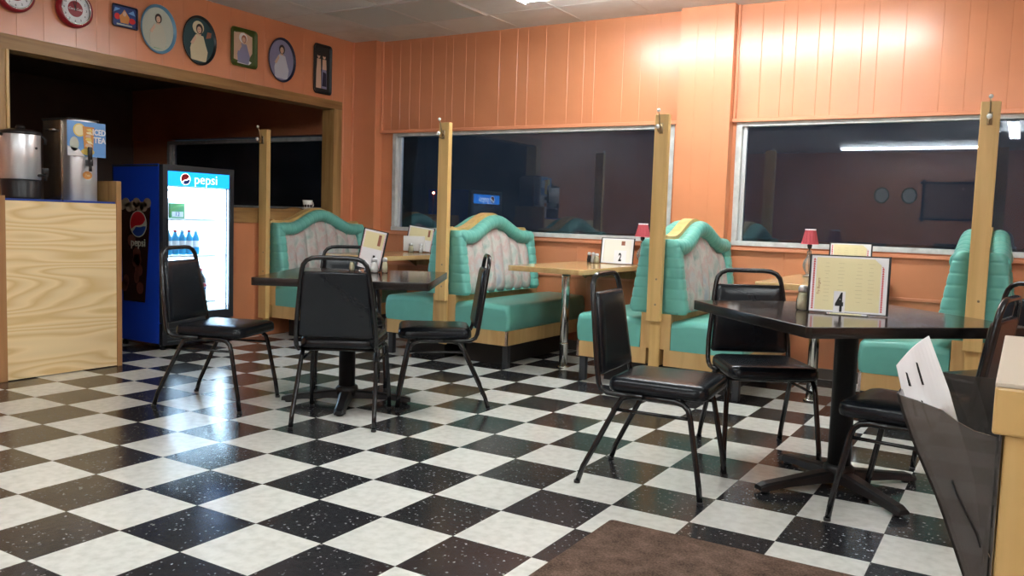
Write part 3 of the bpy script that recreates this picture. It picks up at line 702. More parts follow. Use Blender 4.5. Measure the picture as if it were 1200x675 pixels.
# ------------------------------------------------------------------ things on the tables
def shaker(x, y, z, fill, label, h=.085, r=.02, group='salt and pepper shakers'):
    t = thing('shaker', label, 'shaker', (x, y, z), 0, group)
    m = MB(); m.lathe([(r * .95, .0), (r * 1.05, .004), (r * 1.05, h * .35), (r * .8, h * .62), (r * .72, h * .74)], CLEAR, 18, cap=True); m.build('glass_body', t)
    m = MB(); m.lathe([(r * .82, .004), (r * .92, .01), (r * .96, h * .34), (r * .77, h * .62), (r * .70, h * .70)], fill, 16); m.build('filling', t)
    m = MB(); m.lathe([(r * .80, h * .74), (r * .82, h * .90), (r * .6, h * .98), (.002, h)], STEEL, 18); m.build('lid', t)
    return t
def menu_board(x, y, z, w, h, rz, label, kind, lean=10, roll=0):
    t = thing('menu_holder', label, 'menu', (x, y, z), rz, 'menu holders on the tables')
    A = TR(0, 0, .004) @ Matrix.Rotation(R(-lean), 4, 'X') @ Matrix.Rotation(R(roll), 4, 'Y')
    m = MB(); m.rbox(-w / 2 - .006, w / 2 + .006, 0, .004, 0, h, .0018, BLACKP, rz=.001, mx=A); m.rbox(-w / 2 - .007, -w / 2 - .001, -.003, .006, -.001, h + .003, .002, BLACKP, rz=.001, mx=A)
    m.rbox(w / 2 + .001, w / 2 + .007, -.003, .006, -.001, h + .003, .002, BLACKP, rz=.001, mx=A); m.box(-w / 2, w / 2, -.002, .005, h - .002, h + .002, BLACKP, mx=A)
    m.build('frame', t)
    m = MB(); m.box(-w / 2 + .002, w / 2 - .002, -.0015, -.0003, .003, h - .003, PAPER, mx=A)
    if kind in ('4', 'plain'):
        m.box(-w / 2 + .022, w / 2 - .028, -.0020, -.0014, .010, h - .010, CREAM, mx=A)
        for s in (-1, 1):
            n = 22
            for k in range(n):
                zz = .016 + (h - .034) * k / (n - 1)
                if s > 0 and zz > h - .035: continue
                xx = (-w / 2 + .013) if s < 0 else (w / 2 - .020)
                m.prism([(xx - .005, zz - .004), (xx + .005, zz - .004), (xx, zz + .0050)], -.0022, -.0014, REDINK, 'y', mx=A)
        rnd = random.Random(3)
        for c0 in (-.085, -.03, .04, .085):
            for k in range(11):
                zz = h * .86 - k * h * .065
                ww = .010 + rnd.random() * .018; zz += (rnd.random() - .5) * .004
                if c0 * (w / .30) + ww < w / 2 - .03: m.box(c0 * w / .30 - ww * .5, c0 * w / .30 + ww * .5, -.0023, -.0019, zz, zz + .0014, FAINT, mx=A)
        text_into(m, 'Try Burgers', .014, BROWNINK, A @ TR(-w / 2 + .035, -.0026, h * .45) @ Matrix.Rotation(R(-90), 4, 'Y'), shear=.2)
        m.prism([(w / 2 - .06, h - .004), (w / 2 - .003, h - .004), (w / 2 - .003, h - .055)], -.0030, -.0014, PAPER, 'y', mx=A)
    elif kind == '2':
        m.box(-w / 2 + .02, w / 2 - .02, -.0020, -.0014, .012, h - .012, plain('pale_card', (.78, .76, .68), rough=.6), mx=A)
        m.box(w / 2 - .10, w / 2 - .07, -.0026, -.0019, h - .055, h - .022, BROWNINK, mx=A); m.box(-w / 2 + .022, -w / 2 + .024, -.0026, -.0019, .02, h - .02, FAINT, mx=A)
    elif kind in ('5', 'small'):
        m.box(-w / 2 + .012, w / 2 - .012, -.0020, -.0014, h * .48, h - .014, CREAM, mx=A)
        m.box(w / 2 - .05, w / 2 - .03, -.0026, -.0019, h * .62, h * .9, BROWNINK, mx=A)
        n = 26
        for k in range(n): m.box(w / 2 - .008, w / 2 - .004, -.0023, -.0014, .01 + (h - .02) * k / n, .01 + (h - .02) * k / n + .004, REDINK, mx=A)
        for k in range(n): m.box(-w / 2 + .004, -w / 2 + .007, -.0023, -.0014, .01 + (h - .02) * k / n, .01 + (h - .02) * k / n + .004, REDINK, mx=A)
    m.build('menu_sheet', t)
    if kind in '425':
        m = MB(); cx = {'4': -.03, '2': .028, '5': .0}[kind]; ch = {'4': .088, '2': .105, '5': .125}[kind]; cw = {'4': .044, '2': .10, '5': .14}[kind]
        m.box(cx - cw / 2, cx + cw / 2, -.0038, -.0028, .002, ch, PAPER, mx=A)
        text_into(m, kind, {'4': .104, '2': .085, '5': .06}[kind], INK, A @ TR(cx if kind != '5' else cx + .025, -.0044, ch * .50), sx=.56, bold=.0035)
        m.build('number_card', t)
    if kind == 'small':
        m = MB(); m.rbox(-w / 2 - .01, w / 2 - .05, -.035, -.005, .0, h * .62, .006, PLASTIC_W, rz=.002); m.build('card_pocket', t)
    fz = -.0115 if roll else 0
    m = MB(); m.rbox(-w * .28, w * .28, -.03, .05, fz, .006, .004, CLEAR, rz=.001); m.build('foot', t)
    return t
menu_board(1.893, 1.93, .7282, .292, .232, 8, 'large menu in a black holder with red triangle borders and the number 4', '4', lean=6)
shaker(1.715, 1.965, .7282, SUGAR, 'glass shaker with pale filling beside the number 4 menu', h=.105, r=.027)
menu_board(-.835, 2.17, .7402, .158, .235, 8, 'upright menu with a white card on the left dark table', '5', lean=7, roll=9)
shaker(-.742, 2.12, .7282, SALT, 'glass salt shaker in front of the upright menu on the left dark table', h=.09, r=.022)
shaker(-.705, 2.17, .7282, SUGAR, 'shaker just right of the salt on the left dark table', h=.092, r=.017)
shaker(-.925, 2.13, .7282, SUGAR, 'small shaker left of the upright menu, seen through the chair hoop', h=.075, r=.016)
# corner booth table
menu_board(-2.155, 4.36, .755, .235, .215, 20, 'menu with a white pocket on the corner booth table', 'small', lean=8, roll=7)
shaker(-2.17, 4.28, .742, SUGAR, 'round cheese shaker on the corner booth table', h=.085, r=.023)
shaker(-2.085, 4.31, .742, SALT, 'slim salt shaker right of the cheese shaker on the corner booth table', h=.085, r=.016)
shaker(-1.965, 4.36, .742, SALT, 'salt shaker beside the oak post on the corner booth table', h=.08, r=.016)
# number 2 table
menu_board(-.235, 4.40, .742, .262, .20, 4, 'white menu with the number 2 on the middle booth table', '2', lean=9)
shaker(-.455, 4.37, .742, BLACKP, 'dark pepper shaker left of the number 2 menu', h=.085, r=.017)
shaker(-.418, 4.365, .742, SALT, 'white salt shaker left of the number 2 menu', h=.085, r=.018)
shaker(-.372, 4.33, .742, SUGAR, 'short wide cheese shaker touching the number 2 menu', h=.08, r=.022)
# number 3 table
menu_board(1.50, 4.30, .742, .255, .235, 6, 'cream menu on the booth table behind the number 4 menu', 'plain', lean=8)
def lamp(x, y, z, label, s=1.0):
    t = thing('table_lamp', label, 'lamp', (x, y, z), 0, 'small rose shaded table lamps')
    m = MB(); m.lathe([(.036 * s, 0), (.038 * s, .008), (.02 * s, .018), (.016 * s, .026), (.034 * s, .05), (.042 * s, .08), (.036 * s, .11), (.018 * s, .135), (.013 * s, .16), (.016 * s, .17), (.010 * s, .18)], LAMPGLASS, 22); m.build('glass_base', t)
    m = MB(); m.lathe([(.030 * s, .0), (.030 * s, .004), (.003 * s, .008), (.003 * s, .18), (.004 * s, .19), (.014 * s, .195), (.018 * s, .215), (.008 * s, .23)], BLACKP, 14); m.build('stem', t)
    m = MB(); seg = 36; rings = []
    for r_, zz in ((.062, .222), (.058, .225), (.036, .315), (.037, .322), (.034, .322), (.034, .315), (.055, .226)):
        rings.append([(r_ * s * (1 + .03 * math.cos(k * math.pi)) * math.cos(2 * math.pi * k / seg), r_ * s * (1 + .03 * math.cos(k * math.pi)) * math.sin(2 * math.pi * k / seg), zz) for k in range(seg)])
    m.loft(rings, ROSE, cap=False, smooth=False); sh = m.build('lamp_shade', t)
    m = MB(); m.lathe([(.0372 * s, .315), (.0375 * s, .324), (.033 * s, .324)], PAPER, 30, cap=False); m.build('shade_trim', sh)
lamp(-.03, 4.42, .742, 'rose shaded lamp on a clear glass stem beside the number 2 menu', 1.0)
lamp(1.255, 4.22, .742, 'rose shaded lamp on a clear glass stem left of the number 4 menu', .95)
# mug on the back of the corner booth
t = thing('mug', 'white patterned mug on the wooden ledge behind the far left booth', 'mug', (-3.135, 3.975, 1.0905))
m = MB(); m.lathe([(.030, 0), (.034, .004), (.043, .03), (.042, .06), (.047, .088), (.044, .088), (.039, .06), (.04, .03), (.028, .01)], PORC, 26, cap=False); m.build('cup', t)
m = MB()
for k in range(7):
    a = R(-100 + k * 32); q = TR(.0425 * math.cos(a), .0425 * math.sin(a), .036) @ Matrix.Rotation(a + R(90), 4, 'Z')
    m.disc(0, 0, .010, .013, -.0022, .001, HAIRP, 10, mx=q)
m.build('dark_pattern', t)
m = MB(); m.tube([(0, .043, .066), (0, .068, .066), (0, .074, .045), (0, .062, .025), (0, .042, .024)], .005, PORC, 8); m.build('handle', t)

# ------------------------------------------------------------------ beverage counter at the left
t = thing('beverage_counter', 'light plywood beverage counter at the left with coffee urn and tea dispenser on it', 'counter', (-2.65, 1.04, 0))
MB().box(-.022, 0, .0, .712, .006, 1.082, PLY).build('front_panel', t)
MB().box(-.42, .006, .712, .748, 0, 1.10, PLY_EDGE).box(-.40, .004, .712, .748, 1.10, 1.232, JAMB).build('side_panel', t, bevel=.002)
MB().box(-.02, .008, -.055, .0, 0, 1.11, PLY_EDGE).build('front_stile', t, bevel=.002)
MB().box(-.022, 0, -.90, -.055, .006, 1.082, PLY).build('front_panel', t)
MB().box(-.42, -.022, -.90, .712, 1.05, 1.082, LAM).build('counter_top', t)
for (a, b_, lb) in ((-.035, .345, 'blue rubber mat under the coffee urn'), (.352, .708, 'blue rubber mat under the tea dispenser')):
    m = MB(); m.rbox(-.40, .004, a, b_, 1.0825, 1.0945, .008, BLUEMAT, rz=.003); o = m.build('counter_mat'); o.location = (-2.65, 1.04, 0); tag(o, lb, 'mat', 'blue counter mats')
# coffee urn
t = thing('coffee_urn', 'brushed steel coffee urn with black lid and black base', 'urn', (-2.845, 1.243, 1.095))
m = MB(); m.lathe([(.108, .0), (.110, .006), (.106, .02), (.112, .105), (.108, .118)], BLACKP, 32); m.build('base', t)
m = MB(); m.lathe([(.108, .118), (.111, .122), (.111, .39), (.109, .396)], STEEL, 40); m.build('body', t)
m = MB(); m.lathe([(.116, .392), (.118, .40), (.112, .412), (.07, .424), (.02, .428)], BLACKP, 32); m.lathe([(.022, .425), (.028, .44), (.018, .45), (.002, .452)], BLACKP, 18); m.build('lid', t)
m = MB()
for s in (-1, 1): m.tube([(0, s * .108, .385), (0, s * .138, .392), (.01, s * .150, .372), (.01, s * .146, .345)], .010, BLACKP, 10)
m.build('handle', t)
q = Matrix.Rotation(R(-5), 4, 'Z')
m = MB(); m.tube([(.10, .055, .145), (.165, .07, .145)], .010, BLACKP, 10); m.tube([(.150, .067, .15), (.150, .067, .115)], .009, BLACKP, 10); m.rbox(.138, .160, .05, .085, .155, .190, .004, BLACKP); m.build('spigot', t)
m = MB(); m.disc(0, 0, .008, .008, -.002, 0, DGREY, 14, mx=TR(.1105, .035, .31) @ Matrix.Rotation(R(100), 4, 'Z')); m.build('badge', t)
# iced tea dispenser
t = thing('tea_dispenser', 'tall steel iced tea dispenser with a blue picture sign and black tap', 'dispenser', (-2.80, 1.60, 1.095))
m = MB()
rings = []
for z in (0, .515):
    rings.append([(.045 * math.cos(R(a)) + .03, .093 * math.sin(R(a)), z) for a in range(-90, 91, 15)] + [(-.04, .093, z), (-.04, -.093, z)])
m.loft(rings, STEEL, smooth=True); m.build('front_column', t, bevel=.002)
m = MB(); m.rbox(-.25, -.04, -.105, .105, 0, .515, .012, BRNBOX, rz=.006); m.build('tank', t)
m = MB(); m.rbox(-.255, .045, -.108, .108, .515, .526, .01, BLACKP, rz=.003); m.build('lid', t)
m = MB(); m.tube([(-.08, -.105, .45), (-.08, -.125, .45), (-.17, -.125, .45), (-.17, -.105, .45)], .008, CHROME, 8); m.build('handle', t)
sg = MB(); sg.box(.078, .082, -.135, .125, .285, .505, SKYP); so = sg.build('picture_sign', t)
art = MB(); RZ90 = TR(.0825, 0, 0) @ Matrix.Rotation(R(90), 4, 'Z')      # local x -> world y, faces +X
art.disc(-.055, .45, .042, .042, -.0012, 0, YELLOWP, 26, mx=RZ90); art.disc(-.055, .45, .034, .034, -.0018, 0, CREAM, 26, mx=RZ90)
art.prism([(-.02, .30), (.035, .30), (.045, .475), (-.035, .475)], -.0022, 0, ORANGEP, 'y', mx=RZ90)
for k in range(7):
    rr_ = random.Random(k); art.prism([(-.012 + .03 * rr_.random() - .012, .33 + .02 * k), (.018 + .02 * rr_.random(), .325 + .02 * k), (.02, .345 + .02 * k), (-.01, .35 + .018 * k)], -.0028, 0, [YELLOWP, SKIN, CREAM][k % 3], 'y', mx=RZ90)
art.disc(-.09, .36, .03, .045, -.0014, 0, PALE, 20, mx=RZ90); art.disc(.0, .315, .045, .022, -.003, 0, YELLOWP, 20, mx=RZ90)
art.prism([(-.135, .285), (-.02, .285), (-.06, .33), (-.135, .345)], -.0014, 0, PAPER, 'y', mx=RZ90)
text_into(art, 'ICED', .052, PAPER, RZ90 @ TR(.078, -.0034, .445), sx=.8, bold=.0018); text_into(art, 'TEA', .052, PAPER, RZ90 @ TR(.082, -.0034, .395), sx=.9, bold=.0018)
art.build('sign_art', so)
m = MB(); m.rbox(.06, .125, -.012, .012, .225, .265, .005, BLACKP); m.tube([(.11, 0, .235), (.11, 0, .19)], .010, BLACKP, 10); m.rbox(.098, .118, -.012, .012, .255, .345, .004, BLACKP); m.build('tap', t)
m = MB(); m.disc(0, .165, .032, .026, -.0012, 0, ORANGEP, 24, mx=TR(.077, 0, 0) @ Matrix.Rotation(R(90), 4, 'Z')); text_into(m, 'Tea', .022, CREAM, TR(.0785, 0, .166) @ Matrix.Rotation(R(90), 4, 'Z')); m.build('label_badge', t)

# ------------------------------------------------------------------ drinks cooler
t = thing('drinks_cooler', 'lit glass door drinks cooler with blue sides and a pepsi sign', 'cooler', (-2.94, 2.635, 0), 90)
# local frame: x = width (world +Y), front at y=0 facing -Y (world +X), depth towards +y
W_, H_, D_ = .325, 1.385, .60
m = MB(); m.box(-W_, -W_ + .02, .035, D_, .05, H_, BLUE); m.box(W_ - .02, W_, .035, D_, .05, H_, BLUE); m.box(-W_, W_, D_ - .02, D_, .05, H_, DGREY); m.box(-W_, W_, .035, D_, H_ - .02, H_, DGREY); m.box(-W_ + .02, W_ - .02, .035, D_ - .02, .05, .22, DGREY); m.build('cabinet', t, bevel=.004)
m = MB()
for sx in (-1, 1):
    for yy in (.07, D_ - .07): m.lathe([(.022, 0), (.022, .02), (.012, .025), (.012, .05)], BLACKP, 12, c=(sx * (W_ - .06), yy, 0))
m.build('foot', t)
m = MB(); m.box(-W_, W_, -.005, .035, .04, .205, BLACKP)
for k in range(5): m.box(-W_ + .04, W_ - .04, -.009, -.004, .065 + k * .024, .075 + k * .024, DGREY)
m.build('grille', t, bevel=.003)
# door frame, glass, header sign
m = MB(); m.box(-W_, -W_ + .042, -.012, .035, .21, H_, DGREY); m.box(W_ - .042, W_, -.012, .035, .21, H_, DGREY); m.box(-W_ + .042, W_ - .042, -.012, .035, H_ - .045, H_, DGREY); m.box(-W_ + .042, W_ - .042, -.012, .035, .21, .275, DGREY)
dr = m.build('door', t, bevel=.004)
MB().box(-W_ + .042, W_ - .042, .008, .014, .275, 1.235, CLEAR).build('door_glass', dr)
m = MB(); m.tube([(-W_ + .022, -.012, .78), (-W_ + .022, -.035, .79), (-W_ + .022, -.035, .98), (-W_ + .022, -.012, .99)], .007, BLACKP, 8); m.build('handle', dr)
m = MB(); m.box(-W_ + .042, W_ - .042, -.004, .03, 1.235, H_ - .045, LITSIGN); sgn = m.build('header_sign', dr)
def globe(mb, mx, r, rm, bm_, wm):
    mb.disc(0, 0, r, r, -.0008, 0, wm, 36, mx=mx)
    red = [(r * .93 * math.cos(R(a)), r * .93 * math.sin(R(a))) for a in range(12, 200, 8)]
    red += [(r * (-.88 + .25 * k), r * (-.30 + .10 * math.sin(k * .9) + .055 * k)) for k in range(1, 7)]
    mb.prism(red, -.0016, -.0006, rm, 'y', mx=mx)
    bl = [(r * .93 * math.cos(R(a)), r * .93 * math.sin(R(a))) for a in range(212, 346, 8)]
    bl += [(r * (.85 - .28 * k), r * (-.16 - .12 * k + .03 * k * k)) for k in range(1, 5)]
    mb.prism(bl, -.0016, -.0006, bm_, 'y', mx=mx)
m = MB(); globe(m, TR(-.125, -.0045, 1.287) @ Matrix.Rotation(R(-20), 4, 'Y'), .043, GLOBE_R, GLOBE_B, LITWHITE); text_into(m, 'pepsi', .105, LITWHITE, TR(.060, -.0055, 1.278), bold=-.0018, sx=1.0); m.build('pepsi_lettering', sgn)
# lit interior
m = MB(); m.box(-W_ + .02, W_ - .02, D_ - .05, D_ - .022, .22, 1.235, PLASTIC_W); m.box(-W_ + .02, -W_ + .03, .04, D_ - .05, .22, 1.235, PLASTIC_W); m.box(W_ - .03, W_ - .02, .04, D_ - .05, .22, 1.235, PLASTIC_W); m.box(-W_ + .03, W_ - .03, .04, D_ - .05, .215, .225, PLASTIC_W); m.box(-W_ + .03, W_ - .03, .04, D_ - .05, 1.225, 1.36, PLASTIC_W); m.build('interior_liner', t)
m = MB(); m.box(W_ - .12, W_ - .045, .045, .05, .30, 1.21, LITINNER); m.box(-.26, .26, .05, .10, 1.214, 1.224, LITINNER); m.box(-.20, W_ - .05, D_ - .06, D_ - .052, .26, 1.2, LITINNER); m.build('led_strip', t)
for z in (.345, .705, .985):
    m = MB(); m.box(-W_ + .03, W_ - .03, .05, .055, z - .012, z + .006, PLASTIC_W)
    for k in range(12): m.box(-.28 + k * .05, -.276 + k * .05, .05, D_ - .06, z - .004, z, STEEL)
    m.box(-W_ + .03, W_ - .03, D_ - .07, D_ - .06, z - .004, z, STEEL); m.build('shelf', t)
# side decal: glass of cola with the round logo, on the side that faces the viewer (local -x side)
SD = TR(-W_ - .0005, .33, 0) @ Matrix.Rotation(R(-90), 4, 'Z')
m = MB()
m.prism([(-.13, .35), (.13, .35), (.20, 1.07), (-.17, 1.07)], -.0010, 0, COLA, 'y', mx=SD)
for k in range(9):
    a = random.Random(k + 30); m.disc(-.12 + .28 * a.random(), .42 + .40 * a.random(), .03 + .02 * a.random(), .045, -.0016, 0, plain('cola_highlight_%d' % k, (.10, .03, .02), rough=.3), 14, mx=SD)
for k in range(8): m.disc(-.14 + k * .043, 1.08 + .018 * math.sin(k * 2), .045, .038, -.0022, 0, FOAM, 16, mx=SD)
globe(m, TR(-W_ - .003, .275, .94) @ Matrix.Rotation(R(-90), 4, 'Z') @ Matrix.Rotation(R(-10), 4, 'Y'), .10, GLOBE_R, GLOBE_B, PALE)
text_into(m, 'pepsi', .085, PALE, TR(-W_ - .0055, .275, .79) @ Matrix.Rotation(R(-90), 4, 'Z'), bold=.001)
m.build('side_decal', t)
# bottles and boxes inside (things of their own); helper places them in the cooler's frame
BASEM = Matrix.Translation((-2.94, 2.635, 0)) @ Matrix.Rotation(R(90), 4, 'Z')
AQUA = plain('aqua_drink', (.02, .34, .62), rough=.15)
def bottle(lx, ly, z, mat, cap, label, h=.20, r=.03, band=PLASTIC_W, group=None, badge=None):
    t = thing('bottle', label, 'bottle', tuple(BASEM @ Vector((lx, ly, z))), 90, group)
    m = MB(); m.lathe([(r * .85, 0), (r, .01), (r, h * .30), (r * .93, h * .36), (r * .93, h * .52), (r, h * .58), (r * .95, h * .68), (r * .45, h * .86), (r * .38, h * .92)], mat, 16); m.build('body', t)
    m = MB(); m.lathe([(r * 1.01, h * .31), (r * .95, h * .36), (r * .95, h * .52), (r * 1.01, h * .57)], band, 16, cap=False); lbm = m.build('wrap_label', t)
    if badge: m = MB(); globe(m, TR(0, -r * 1.02, h * .44), r * .55, GLOBE_R, GLOBE_B, PAPER); m.build('round_badge', lbm)
    m = MB(); m.lathe([(r * .42, h * .92), (r * .44, h), (.002, h)], cap, 12); m.build('cap', t)
    return t
k = 0
for i in range(6):
    a = bottle(-.245 + .062 * i, .12, .711, AQUA, [REDINK, PLASTIC_W][i % 2], 'blue drink bottle, %s in the front row of the lit cooler' % ['first from the left', 'second from the left', 'third from the left', 'third from the right', 'second from the right', 'last at the right'][i], h=.19, r=.0285, group='blue drink bottles in the cooler')
for i in range(5):
    bottle(-.245 + .062 * i, .21, .711, AQUA, REDINK, 'blue drink bottle, %s in the row behind the front row of the cooler' % ['leftmost', 'second', 'middle', 'fourth', 'rightmost'][i], h=.19, r=.0285, group='blue drink bottles in the cooler back row')
bottle(.10, .12, .351, COLA, GLOBE_R, 'large dark cola bottle with round badge low in the lit cooler', h=.25, r=.052, band=COLA, badge=1, group='cola bottles')
bottle(-.02, .12, .351, COLA, GLOBE_R, 'second dark cola bottle low in the lit cooler, behind the chair back', h=.25, r=.052, band=GLOBE_B, group='cola bottles')
bottle(-.14, .12, .351, COLA, GLOBE_R, 'third dark cola bottle low in the lit cooler, leftmost, behind the chair back', h=.25, r=.052, band=GLOBE_B, group='cola bottles')
bx = MB(); bx.rbox(-.065, .065, 0, .12, 0, .115, .006, GREENP, rz=.003); bx.box(-.05, .05, -.001, 0, .01, .05, PLASTIC_W); text_into(bx, '12', .045, GLOBE_B, TR(0, -.0022, .032))
o = bx.build('drink_carton'); o.location = BASEM @ Vector((-.115, .10, .991)); o.rotation_euler = (0, 0, R(90)); tag(o, 'green and white drink carton on the top shelf of the lit cooler', 'carton')
bx = MB(); bx.rbox(-.04, .04, 0, .12, 0, .15, .006, PLASTIC_W, rz=.003); bx.box(-.03, .03, -.001, 0, .06, .12, SKYP)
o = bx.build('drink_carton'); o.location = BASEM @ Vector((-.23, .10, .991)); o.rotation_euler = (0, 0, R(90)); tag(o, 'white drink carton at the left end of the top shelf of the lit cooler', 'carton')

# ------------------------------------------------------------------ trays and clocks on the left wall
def wall_thing(name, label, cat, y, z, group=None): return thing(name, label, cat, (XL + .001, y, z), 90, group)
def ellipse(rx, rz, n=40): return [(rx * math.cos(2 * math.pi * k / n), rz * math.sin(2 * math.pi * k / n)) for k in range(n)]
def rrect(hx, hz, r, n=5):
    o = []
    for cx, cz, a0 in ((hx - r, hz - r, 0), (-hx + r, hz - r, 90), (-hx + r, -hz + r, 180), (hx - r, -hz + r, 270)):
        for k in range(n + 1): a = R(a0 + 90 * k / n); o.append((cx + r * math.cos(a), cz + r * math.sin(a)))
    return o
def tray(t, outline, rim, face, rimw=.02):
    """shallow serving tray hung flat; faces local -Y"""
    hx = max(p[0] for p in outline); hz = max(p[1] for p in outline)
    def sc(d): return [(x * (hx - d) / hx, z * (hz - d) / hz) for x, z in outline]
    rings = [[(x, 0, z) for x, z in sc(.012)], [(x, -.018, z) for x, z in sc(0)], [(x, -.022, z) for x, z in sc(.003)], [(x, -.019, z) for x, z in sc(.008)], [(x, -.006, z) for x, z in sc(rimw)]]
    m = MB(); m.loft(rings, rim, cap=False, smooth=True); m.add(rings[0], [tuple(range(len(outline)))], rim); m.build('rim', t)
    m = MB(); m.prism(sc(rimw - .001), -.0065, -.003, face, 'y'); return m.build('picture', t)
def lady(t, dress, hair, skin, s=1.0, hat=None, seed=1, extra=()):
    """plain painted figure: skirt, bodice, arms, head, hair and hat as thin painted shapes"""
    m = MB(); d = -.0065
    def q(k): return (d - .0006 * k, d + .0005)
    for k, (mat, pl) in enumerate(extra): m.prism([(x * s, z * s) for x, z in pl], *q(1), mat, 'y')
    m.prism([(x * s, z * s) for x, z in [(-.055, -.115), (.05, -.12), (.062, -.06), (.045, -.015), (.03, .03), (-.02, .035), (-.045, .0), (-.062, -.05)]], *q(2), dress, 'y')
    m.prism([(x * s, z * s) for x, z in [(-.012, .03), (.014, .03), (.012, .05), (-.01, .05)]], *q(3), skin, 'y')
    m.prism([(x * s, z * s) for x, z in [(-.06, -.02), (-.045, -.03), (-.02, .01), (-.026, .03)]], *q(3), skin, 'y')
    if hat: m.disc(-.006 * s, .075 * s, .040 * s, .038 * s, *q(4), hat, 20)
    m.disc(.002 * s, .068 * s, .024 * s, .030 * s, *q(5), hair, 20)
    m.disc(0, .062 * s, .015 * s, .020 * s, *q(6), skin, 18)
    m.disc(-.005 * s, .066 * s, .002 * s, .0014 * s, *q(7), hair, 8); m.disc(.005 * s, .066 * s, .002 * s, .0014 * s, *q(7), hair, 8); m.disc(0, .052 * s, .004 * s, .0016 * s, *q(7), REDINK, 8)
    m.build('painted_figure', t)
def clock(y, z, label, face_t):
    t = wall_thing('wall_clock', label, 'clock', y, z, 'round red wall clocks')
    m = MB(); n = 44; rings = []
    for r_, d in ((.120, 0), (.124, -.02), (.120, -.045), (.108, -.055), (.100, -.050)): rings.append([(r_ * math.cos(2 * math.pi * k / n), d, r_ * math.sin(2 * math.pi * k / n)) for k in range(n)])
    m.loft(rings, RED, cap=False); m.add(rings[0], [tuple(range(n))], RED); m.build('rim', t)
    m = MB(); m.tube([(.100 * math.cos(2 * math.pi * k / n), -.051, .100 * math.sin(2 * math.pi * k / n)) for k in range(n)], .0045, CHROME, 8, closed=True); m.build('bezel', t)
    m = MB(); m.disc(0, 0, .100, .100, -.036, -.03, PAPER, n); m.disc(0, 0, .052, .052, -.038, -.035, RED, 32)
    text_into(m, 'Coca-Cola', .022, PAPER, TR(0, -.0385, .0), shear=.3)
    for h_ in range(1, 13):
        a = R(90 - 30 * h_); text_into(m, str(h_), .020, INK, TR(.078 * math.cos(a), -.0365, .078 * math.sin(a)))
    fc = m.build('dial', t)
    m = MB()
    for ang, ln, wd in face_t:
        q_ = Matrix.Rotation(R(-ang), 4, 'Y'); m.prism([(-wd, -.012), (wd, -.012), (wd * .5, ln), (-wd * .5, ln)], -.0410, -.0395, INK, 'y', mx=Matrix.Rotation(R(ang), 4, 'Y'))
    m.build('clock_hands', t)
clock(1.725, 2.372, 'round red rimmed clock right of the other clock, above the opening', [(-20, .045, .004), (5, .07, .003)])
clock(1.335, 2.388, 'round red rimmed clock at the top left corner, half out of the photo', [(60, .045, .004), (120, .07, .003)])
t = wall_thing('serving_tray', 'small rectangular dark blue tray between the clock and the sky blue oval tray', 'tray', 2.105, 2.405, 'old serving trays on the left wall')
tray(t, rrect(.101, .078, .012), NAVY, NAVY2, .010)
m = MB(); m.disc(-.055, -.005, .022, .022, -.0078, -.006, REDINK, 20); m.disc(.06, -.02, .026, .020, -.0078, -.006, REDINK, 20)
m.prism([(-.03, -.045), (.03, -.045), (.04, .0), (.0, .05), (-.02, .02), (-.04, .0)], -.0082, -.006, ORANGEP, 'y'); m.disc(0, .02, .014, .018, -.0086, -.006, SKIN, 16)
m.prism([(-.085, .02), (-.03, .05), (-.07, .055)], -.0078, -.006, SKYP, 'y'); m.prism([(.03, .03), (.085, .02), (.07, .055)], -.0078, -.006, SKYP, 'y'); m.box(-.06, .06, -.0082, -.006, -.062, -.052, PALE); m.build('painted_picture', t)
t = wall_thing('serving_tray', 'large oval tray with sky blue rim and a pale lady', 'tray', 2.377, 2.375, 'old serving trays on the left wall')
tray(t, ellipse(.152, .178), SKY_TRAY, PALE, .022)
lady(t, plain('pale_dress', (.50, .50, .40), rough=.5), HAIRP, SKIN, 1.15, seed=2, extra=[(GREENP, [(-.06, -.10), (-.03, -.12), (.03, -.12), (.06, -.10), (.03, -.09), (-.03, -.088)])])
t = wall_thing('serving_tray', 'large oval black tray with a lady in a cream bonnet', 'tray', 2.737, 2.363, 'old serving trays on the left wall')
tray(t, ellipse(.158, .188), BLK_TRAY, TEALDK, .020)
lady(t, IVORY, HAIRP, SKIN, 1.30, hat=IVORY, extra=[(BROWNINK, [(.05, .02), (.085, .03), (.09, .06), (.06, .06)])])
t = wall_thing('serving_tray', 'olive green rectangular tray with a lady in a white hat', 'tray', 3.172, 2.388, 'old serving trays on the left wall')
tray(t, rrect(.137, .155, .03), GREEN_TRAY, GREEN_TRAY, .028)
m = MB(); m.prism([(-.10, -.10), (.03, -.12), (.09, -.03), (.09, .10), (.0, .125), (-.10, .11)], -.0074, -.006, SKIN, 'y'); m.build('backdrop', t)
lady(t, LILAC, BROWNINK, SKIN, 1.05, hat=PAPER, extra=[(PAPER, [(-.06, -.12), (.05, -.125), (.08, -.10), (.02, -.08), (-.05, -.09)]), (PAPER, [(-.095, .06), (-.03, .05), (-.04, .10), (-.09, .11)])])
t = wall_thing('serving_tray', 'oval navy tray with a lady in a pale gown', 'tray', 3.585, 2.363, 'old serving trays on the left wall')
tray(t, ellipse(.156, .188), NAVY, LILAC, .020)
lady(t, plain('grey_white_gown', (.55, .56, .62), rough=.5), HAIRP, SKIN, 1.32)
t = wall_thing('serving_tray', 'tall narrow black tray with two standing figures, nearest the corner', 'tray', 4.073, 2.365, 'old serving trays on the left wall')
tray(t, rrect(.115, .222, .03), BLK_TRAY, BLK_TRAY, .022)
m = MB()
